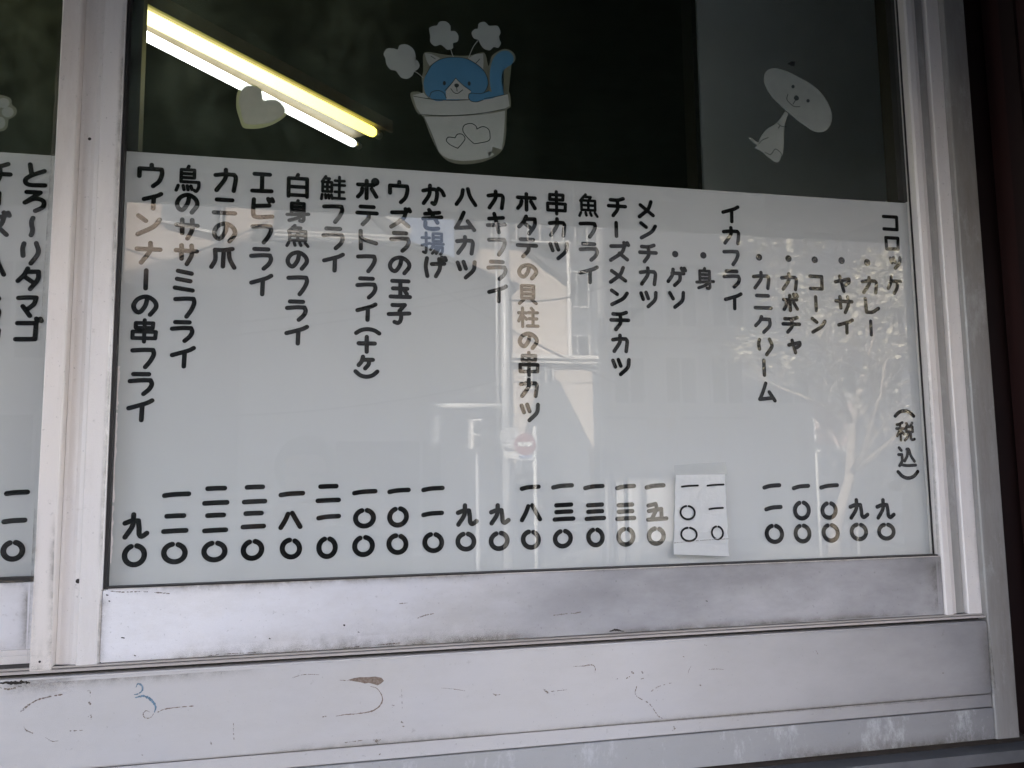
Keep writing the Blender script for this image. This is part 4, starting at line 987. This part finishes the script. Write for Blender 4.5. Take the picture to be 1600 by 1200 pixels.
YS2 = YB+.0066
t = thing('window_sticker', P(8, 200, YS2), 'faded white flower sticker cut by the left edge of the picture', 'sticker', 'faded stickers on the glass')
k = Stk(t, 0, 140, 16, YS2)
k.fill('clear_margin', 'st_film', [(-300,500),(-100,150),(160,170),(280,250),(300,370),(410,480),(400,620),(280,720),(190,760),(190,920),(80,1030),(-150,1000)], True, 0)
for cx, cy, rx, ry in ((90, 335, 150, 125), (195, 565, 150, 130), (10, 830, 125, 150), (-160, 640, 130, 130), (-110, 400, 130, 130)):
    k.fill('petal', 'st_grey', [(cx+rx*math.cos(a*.5236), cy+ry*math.sin(a*.5236)) for a in range(12)], True, 1)

# old paper residue along the left edge of the glass
rs = thing('paper_residue', P(170, 900, 0), 'ragged strip of old pale paper left along the lower left edge of the glass', 'residue')
for (y0, y1, xs0, xs1) in ((424, 560, 180, 189.5), (572, 640, 177, 187.5), (645, 785, 174, 184.5), (790, 880, 168, 178.5)):
    g = MB(); g.flat = 1; n = 14; lft = []; rgt = []
    for i in range(n+1):
        yy = y0+(y1-y0)*i/n; sh = -(yy-y0)*.04
        a = P(xs0+sh, yy, 0); b = P(xs1+sh+random.uniform(-1.6, 1.2), yy, 0)
        lft.append(g.v((a.x, -.0005, a.z))); rgt.append(g.v((b.x, -.0005, b.z)))
    for i in range(n): g.bm.faces.new((lft[i], rgt[i], rgt[i+1], lft[i+1]))
    g.build('scrap', 'paste', rs)

# ================================================================== MARKS AND SCARS ON THE METAL
def mark(name, pts, w, m, y, parent=fr, dash=0, jit=.5):
    g = MB(); g.flat = 1; q = [P(a, b, y) for a, b in pts]; q = catmull([(p.x, p.z) for p in q], 8)
    if dash:
        out = []; i = 0
        while i < len(q)-1:
            L = random.randint(1, 4); seg = q[i:i+L+1]
            if len(seg) > 1: out.append(seg)
            i += L+random.randint(0, dash)
    else: out = [q]
    for s in out:
        n = len(s); ws = [w*(.35+.65*math.sin(math.pi*(i+.6)/(n+.2)))*random.uniform(.6, 1.2) for i in range(n)]
        if n > 1: g.ribbon(s, ws, y, jit)
    return g.build(name, m, parent)
YM = Y_FR-.0003
z5 = lambda L: [(a/4, 900+b/4) for a, b in L]
z6 = lambda L: [(400+a/4, 900+b/4) for a, b in L]
z7 = lambda L: [(800+a/4, 900+b/4) for a, b in L]
z8 = lambda L: [(1200+a/4, 900+b/4) for a, b in L]
mark('blue_paint_mark', z5([(850,695),(862,674),(886,684),(890,712),(866,735),(838,742)]), .0024, 'blue_mark', YM, jit=.25)
mark('blue_paint_mark', z5([(846,760),(895,750),(942,772),(972,815),(966,850)]), .0032, 'blue_mark', YM, jit=.25)
mark('scuff', z5([(966,852),(940,885),(905,885),(895,862),(912,842),(935,850)]), .0014, 'scuff', YM)
g = MB(); g.flat = 1; q = [P(a, b, YM) for a, b in z6([(575,650),(612,638),(650,632),(700,632),(745,628),(785,636),(800,655),(782,672),(760,684),(735,676),(705,668),(680,672),(650,664),(610,658)])]
g.face([(p.x, YM, p.z) for p in q]); g.build('rust_scar', 'rust', fr)
mark('rust_scar', z6([(715,690),(755,702),(782,738),(790,775),(772,812),(722,845),(640,860),(560,866),(500,876)]), .0017, 'rust', YM)
mark('scuff', z6([(520,650),(548,652),(590,655)]), .0012, 'scuff', YM)
for pts, w in ((z6([(225,637),(300,616),(395,617)]), .001), (z6([(415,882),(437,877)]), .0026), (z6([(1480,736),(1500,744),(1528,740)]), .0018), (z6([(1160,700),(1230,706),(1305,718)]), .0009),
    (z6([(735,1024),(760,1030),(778,1022)]), .003), (z6([(745,1035),(765,1048)]), .002), (z7([(385,565),(440,563),(500,556),(520,575),(518,603)]), .0016), (z7([(1230,585),(1280,581),(1325,585)]), .001),
    (z7([(198,708),(215,722),(232,735)]), .0034), (z7([(750,600),(760,608)]), .0026), (z7([(812,600),(818,606)]), .002), (z7([(650,645),(660,642)]), .002), (z7([(808,643),(820,641)]), .002), (z7([(715,640),(735,630)]), .0014),
    (z7([(1070,504),(1080,506)]), .0018), (z7([(1205,430),(1216,434)]), .0018), (z7([(1176,682),(1184,686)]), .0018), (z7([(1005,965),(1015,955),(1012,940)]), .0024), (z7([(1100,615),(1105,590),(1120,562)]), .0009),
    (z5([(130,845),(155,825),(190,798)]), .003), (z5([(545,720),(562,716),(564,750)]), .0018), (z5([(556,788),(564,800)]), .0018), (z5([(550,880),(568,870),(570,895)]), .0018), (z5([(150,943),(165,965),(210,985)]), .0016),
    (z5([(285,1010),(325,1032),(365,1030)]), .0009), (z5([(884,1116),(890,1119)]), .002), (z5([(1318,1040),(1322,1052)]), .002), (z6([(855,808),(863,810)]), .002), (z6([(910,912),(918,918)]), .002), (z6([(918,938),(926,942)]), .002),
    (z6([(770,1118),(778,1112)]), .002), (z8([(300,465),(312,490)]), .0012), (z8([(1090,608),(1100,606)]), .0016)):
    mark('scuff', pts, w, 'scuff', YM)
mark('scuff', z5([(195,795),(240,772),(320,752),(410,738)]), .0018, 'rust', YM, dash=3)
mark('scuff', z5([(985,852),(1030,832),(1100,822),(1210,812)]), .0014, 'rust', YM, dash=2)
mark('scuff', z5([(440,968),(480,966),(520,965)]), .0012, 'scuff', YM, dash=3)
mark('scuff', z5([(1460,920),(1459,970),(1462,1025)]), .0012, 'scuff', YM, dash=3)
mark('scuff', z6([(555,1042),(610,1034),(665,1028)]), .0012, 'scuff', YM, dash=2)
mark('scuff', z6([(910,710),(912,770),(914,830)]), .0010, 'scuff', YM, dash=4)
mark('scuff', z7([(245,722),(300,716),(390,705)]), .0014, 'scuff', YM, dash=4)
mark('scuff', z7([(780,690),(770,730),(790,760),(860,800),(910,870),(940,890)]), .0016, 'scuff', YM, dash=3)
mark('scuff', z7([(870,720),(920,690),(995,668)]), .0016, 'scuff', YM, dash=3)
mark('paint_chip', z5([(-10,670),(60,668),(150,664),(185,668)]), .0042, 'gap', YM, jit=.6)
mark('paint_chip', z5([(0,700),(60,706),(130,690)]), .0022, 'scuff', YM, dash=3)
# grime lines on the bottom rail
YR_ = Y_ST+.0017
mark('grime', z5([(628,88),(760,100),(900,98),(1080,112)]), .0016, 'scuff', YR_, sash, dash=2)
mark('grime', z5([(1300,500),(1400,488),(1600,478)]), .0012, 'scuff', YR_, sash, dash=3)
mark('grime', z6([(0,505),(200,480),(500,455),(900,418)]), .0014, 'scuff', YR_, sash, dash=4)
mark('grime', z7([(610,345),(650,338),(700,345)]), .003, 'gap', YR_, sash)
mark('grime', z7([(260,245),(320,238),(430,226)]), .0022, 'scuff', YR_, sash, dash=2)
mark('grime', z6([(900,172),(950,168)]), .0014, 'scuff', YR_, sash)
mark('grime', z6([(1010,262),(1060,245),(1110,235)]), .0018, 'scuff', YR_, sash, dash=2)
for L in (z5([(668,118),(674,120)]), z5([(680,156),(686,158)]), z5([(842,497),(848,499)]), z5([(760,385),(775,388)]), z6([(545,306),(552,308)]), z6([(84,391),(92,393)]), z6([(638,350),(646,352)]), z7([(1212,156),(1220,158)])):
    mark('grime', L, .0018, 'gap', YR_, sash)

# ---- dirt gathered along edges
def edge_grime(p0, p1, q1, q0, y, m='grime', parent=fr):
    """strip between the dirty edge p0-p1 and the clean edge q0-q1 (photo pixels traced on the plane y)"""
    A, B, C, D = (P(a, b, y) for a, b in (p0, p1, q1, q0)); me = bpy.data.meshes.new('edge_grime'); n = 12; k = 4; vs = []; fd = []; off = ORG[parent.name]
    for j in range(k+1):
        for i in range(n+1):
            u, v = i/n, j/k; p = A.lerp(B, u).lerp(D.lerp(C, u), v); vs.append(p-off); fd.append((1-v)*min(1, 6*u+.15, 6*(1-u)+.15))
    fs = [(j*(n+1)+i, j*(n+1)+i+1, (j+1)*(n+1)+i+1, (j+1)*(n+1)+i) for j in range(k) for i in range(n)]
    me.from_pydata(vs, [], fs); at = me.attributes.new('fade', 'FLOAT', 'POINT')
    for i, f in enumerate(fd): at.data[i].value = f
    o = bpy.data.objects.new('edge_grime', me); COL.objects.link(o); o.parent = parent; me.materials.append(MT[m])
e1 = Y_ST+.0016; e2 = Y_FR-.0003; e3 = Y_ST-.0079; e4 = Y_ST+.0030
edge_grime((158,921), (820,893), (820,908), (158,938), e1, 'grime', sash)
edge_grime((820,893), (1462,869), (1462,877), (820,902), e1, 'stain', sash)
edge_grime((152,1042), (900,994), (900,972), (152,1020), e1, 'grime', sash)
edge_grime((900,994), (1466,958), (1466,944), (900,978), e1, 'grime', sash)
edge_grime((157,921), (150,1043), (172,1043), (180,921), e1, 'grime', sash)
edge_grime((1462,872), (1467,958), (1440,960), (1436,872), e1, 'grime', sash)
edge_grime((240,1040), (620,1015), (620,950), (240,975), e1, 'stain', sash)
edge_grime((500,1020), (840,998), (840,950), (500,972), e1, 'stain', sash)
edge_grime((54,780), (41,1046), (58,1046), (69,780), e3, 'grime', sash)
edge_grime((86,800), (80,1046), (66,1046), (74,800), e3, 'grime', sash)
edge_grime((95,0), (60,560), (70,560), (106,0), e3, 'stain', sash)
edge_grime((43,1048), (83,1047), (86,960), (48,960), e3, 'stain', sash)
edge_grime((196,0), (176,520), (164,520), (184,0), Y_ST-.0002, 'grime', sash)
edge_grime((176,520), (158,900), (146,900), (164,520), Y_ST-.0002, 'grime', sash)
edge_grime((0,1071), (420,1044), (420,1062), (0,1092), e2, 'stain')
edge_grime((0,1066), (120,1058), (120,1085), (0,1105), e2, 'grime')
edge_grime((1545,975), (1558,1088), (1530,1090), (1520,975), e2, 'grime')
edge_grime((800,1146), (1557,1088), (1557,1075), (800,1133), e2, 'stain')
edge_grime((400,1180), (800,1146), (800,1130), (400,1164), e2, 'stain')
edge_grime((1180,1191), (1563,1154), (1563,1130), (1180,1166), e2+.0009, 'grime')
edge_grime((-20,1030), (42,1029), (42,990), (-20,990), YB-.0123, 'grime', sash2)
edge_grime((44,910), (40,1030), (22,1030), (26,910), YB-.0123, 'grime', sash2)
edge_grime((-20,908), (44,906), (44,925), (-20,925), YB-.0123, 'stain', sash2)
edge_grime((1512,500), (1538,955), (1522,955), (1497,500), Y_ST-.0013, 'grime', sash)
edge_grime((1446,520), (1469,955), (1480,955), (1458,520), Y_ST-.0003, 'stain', sash)
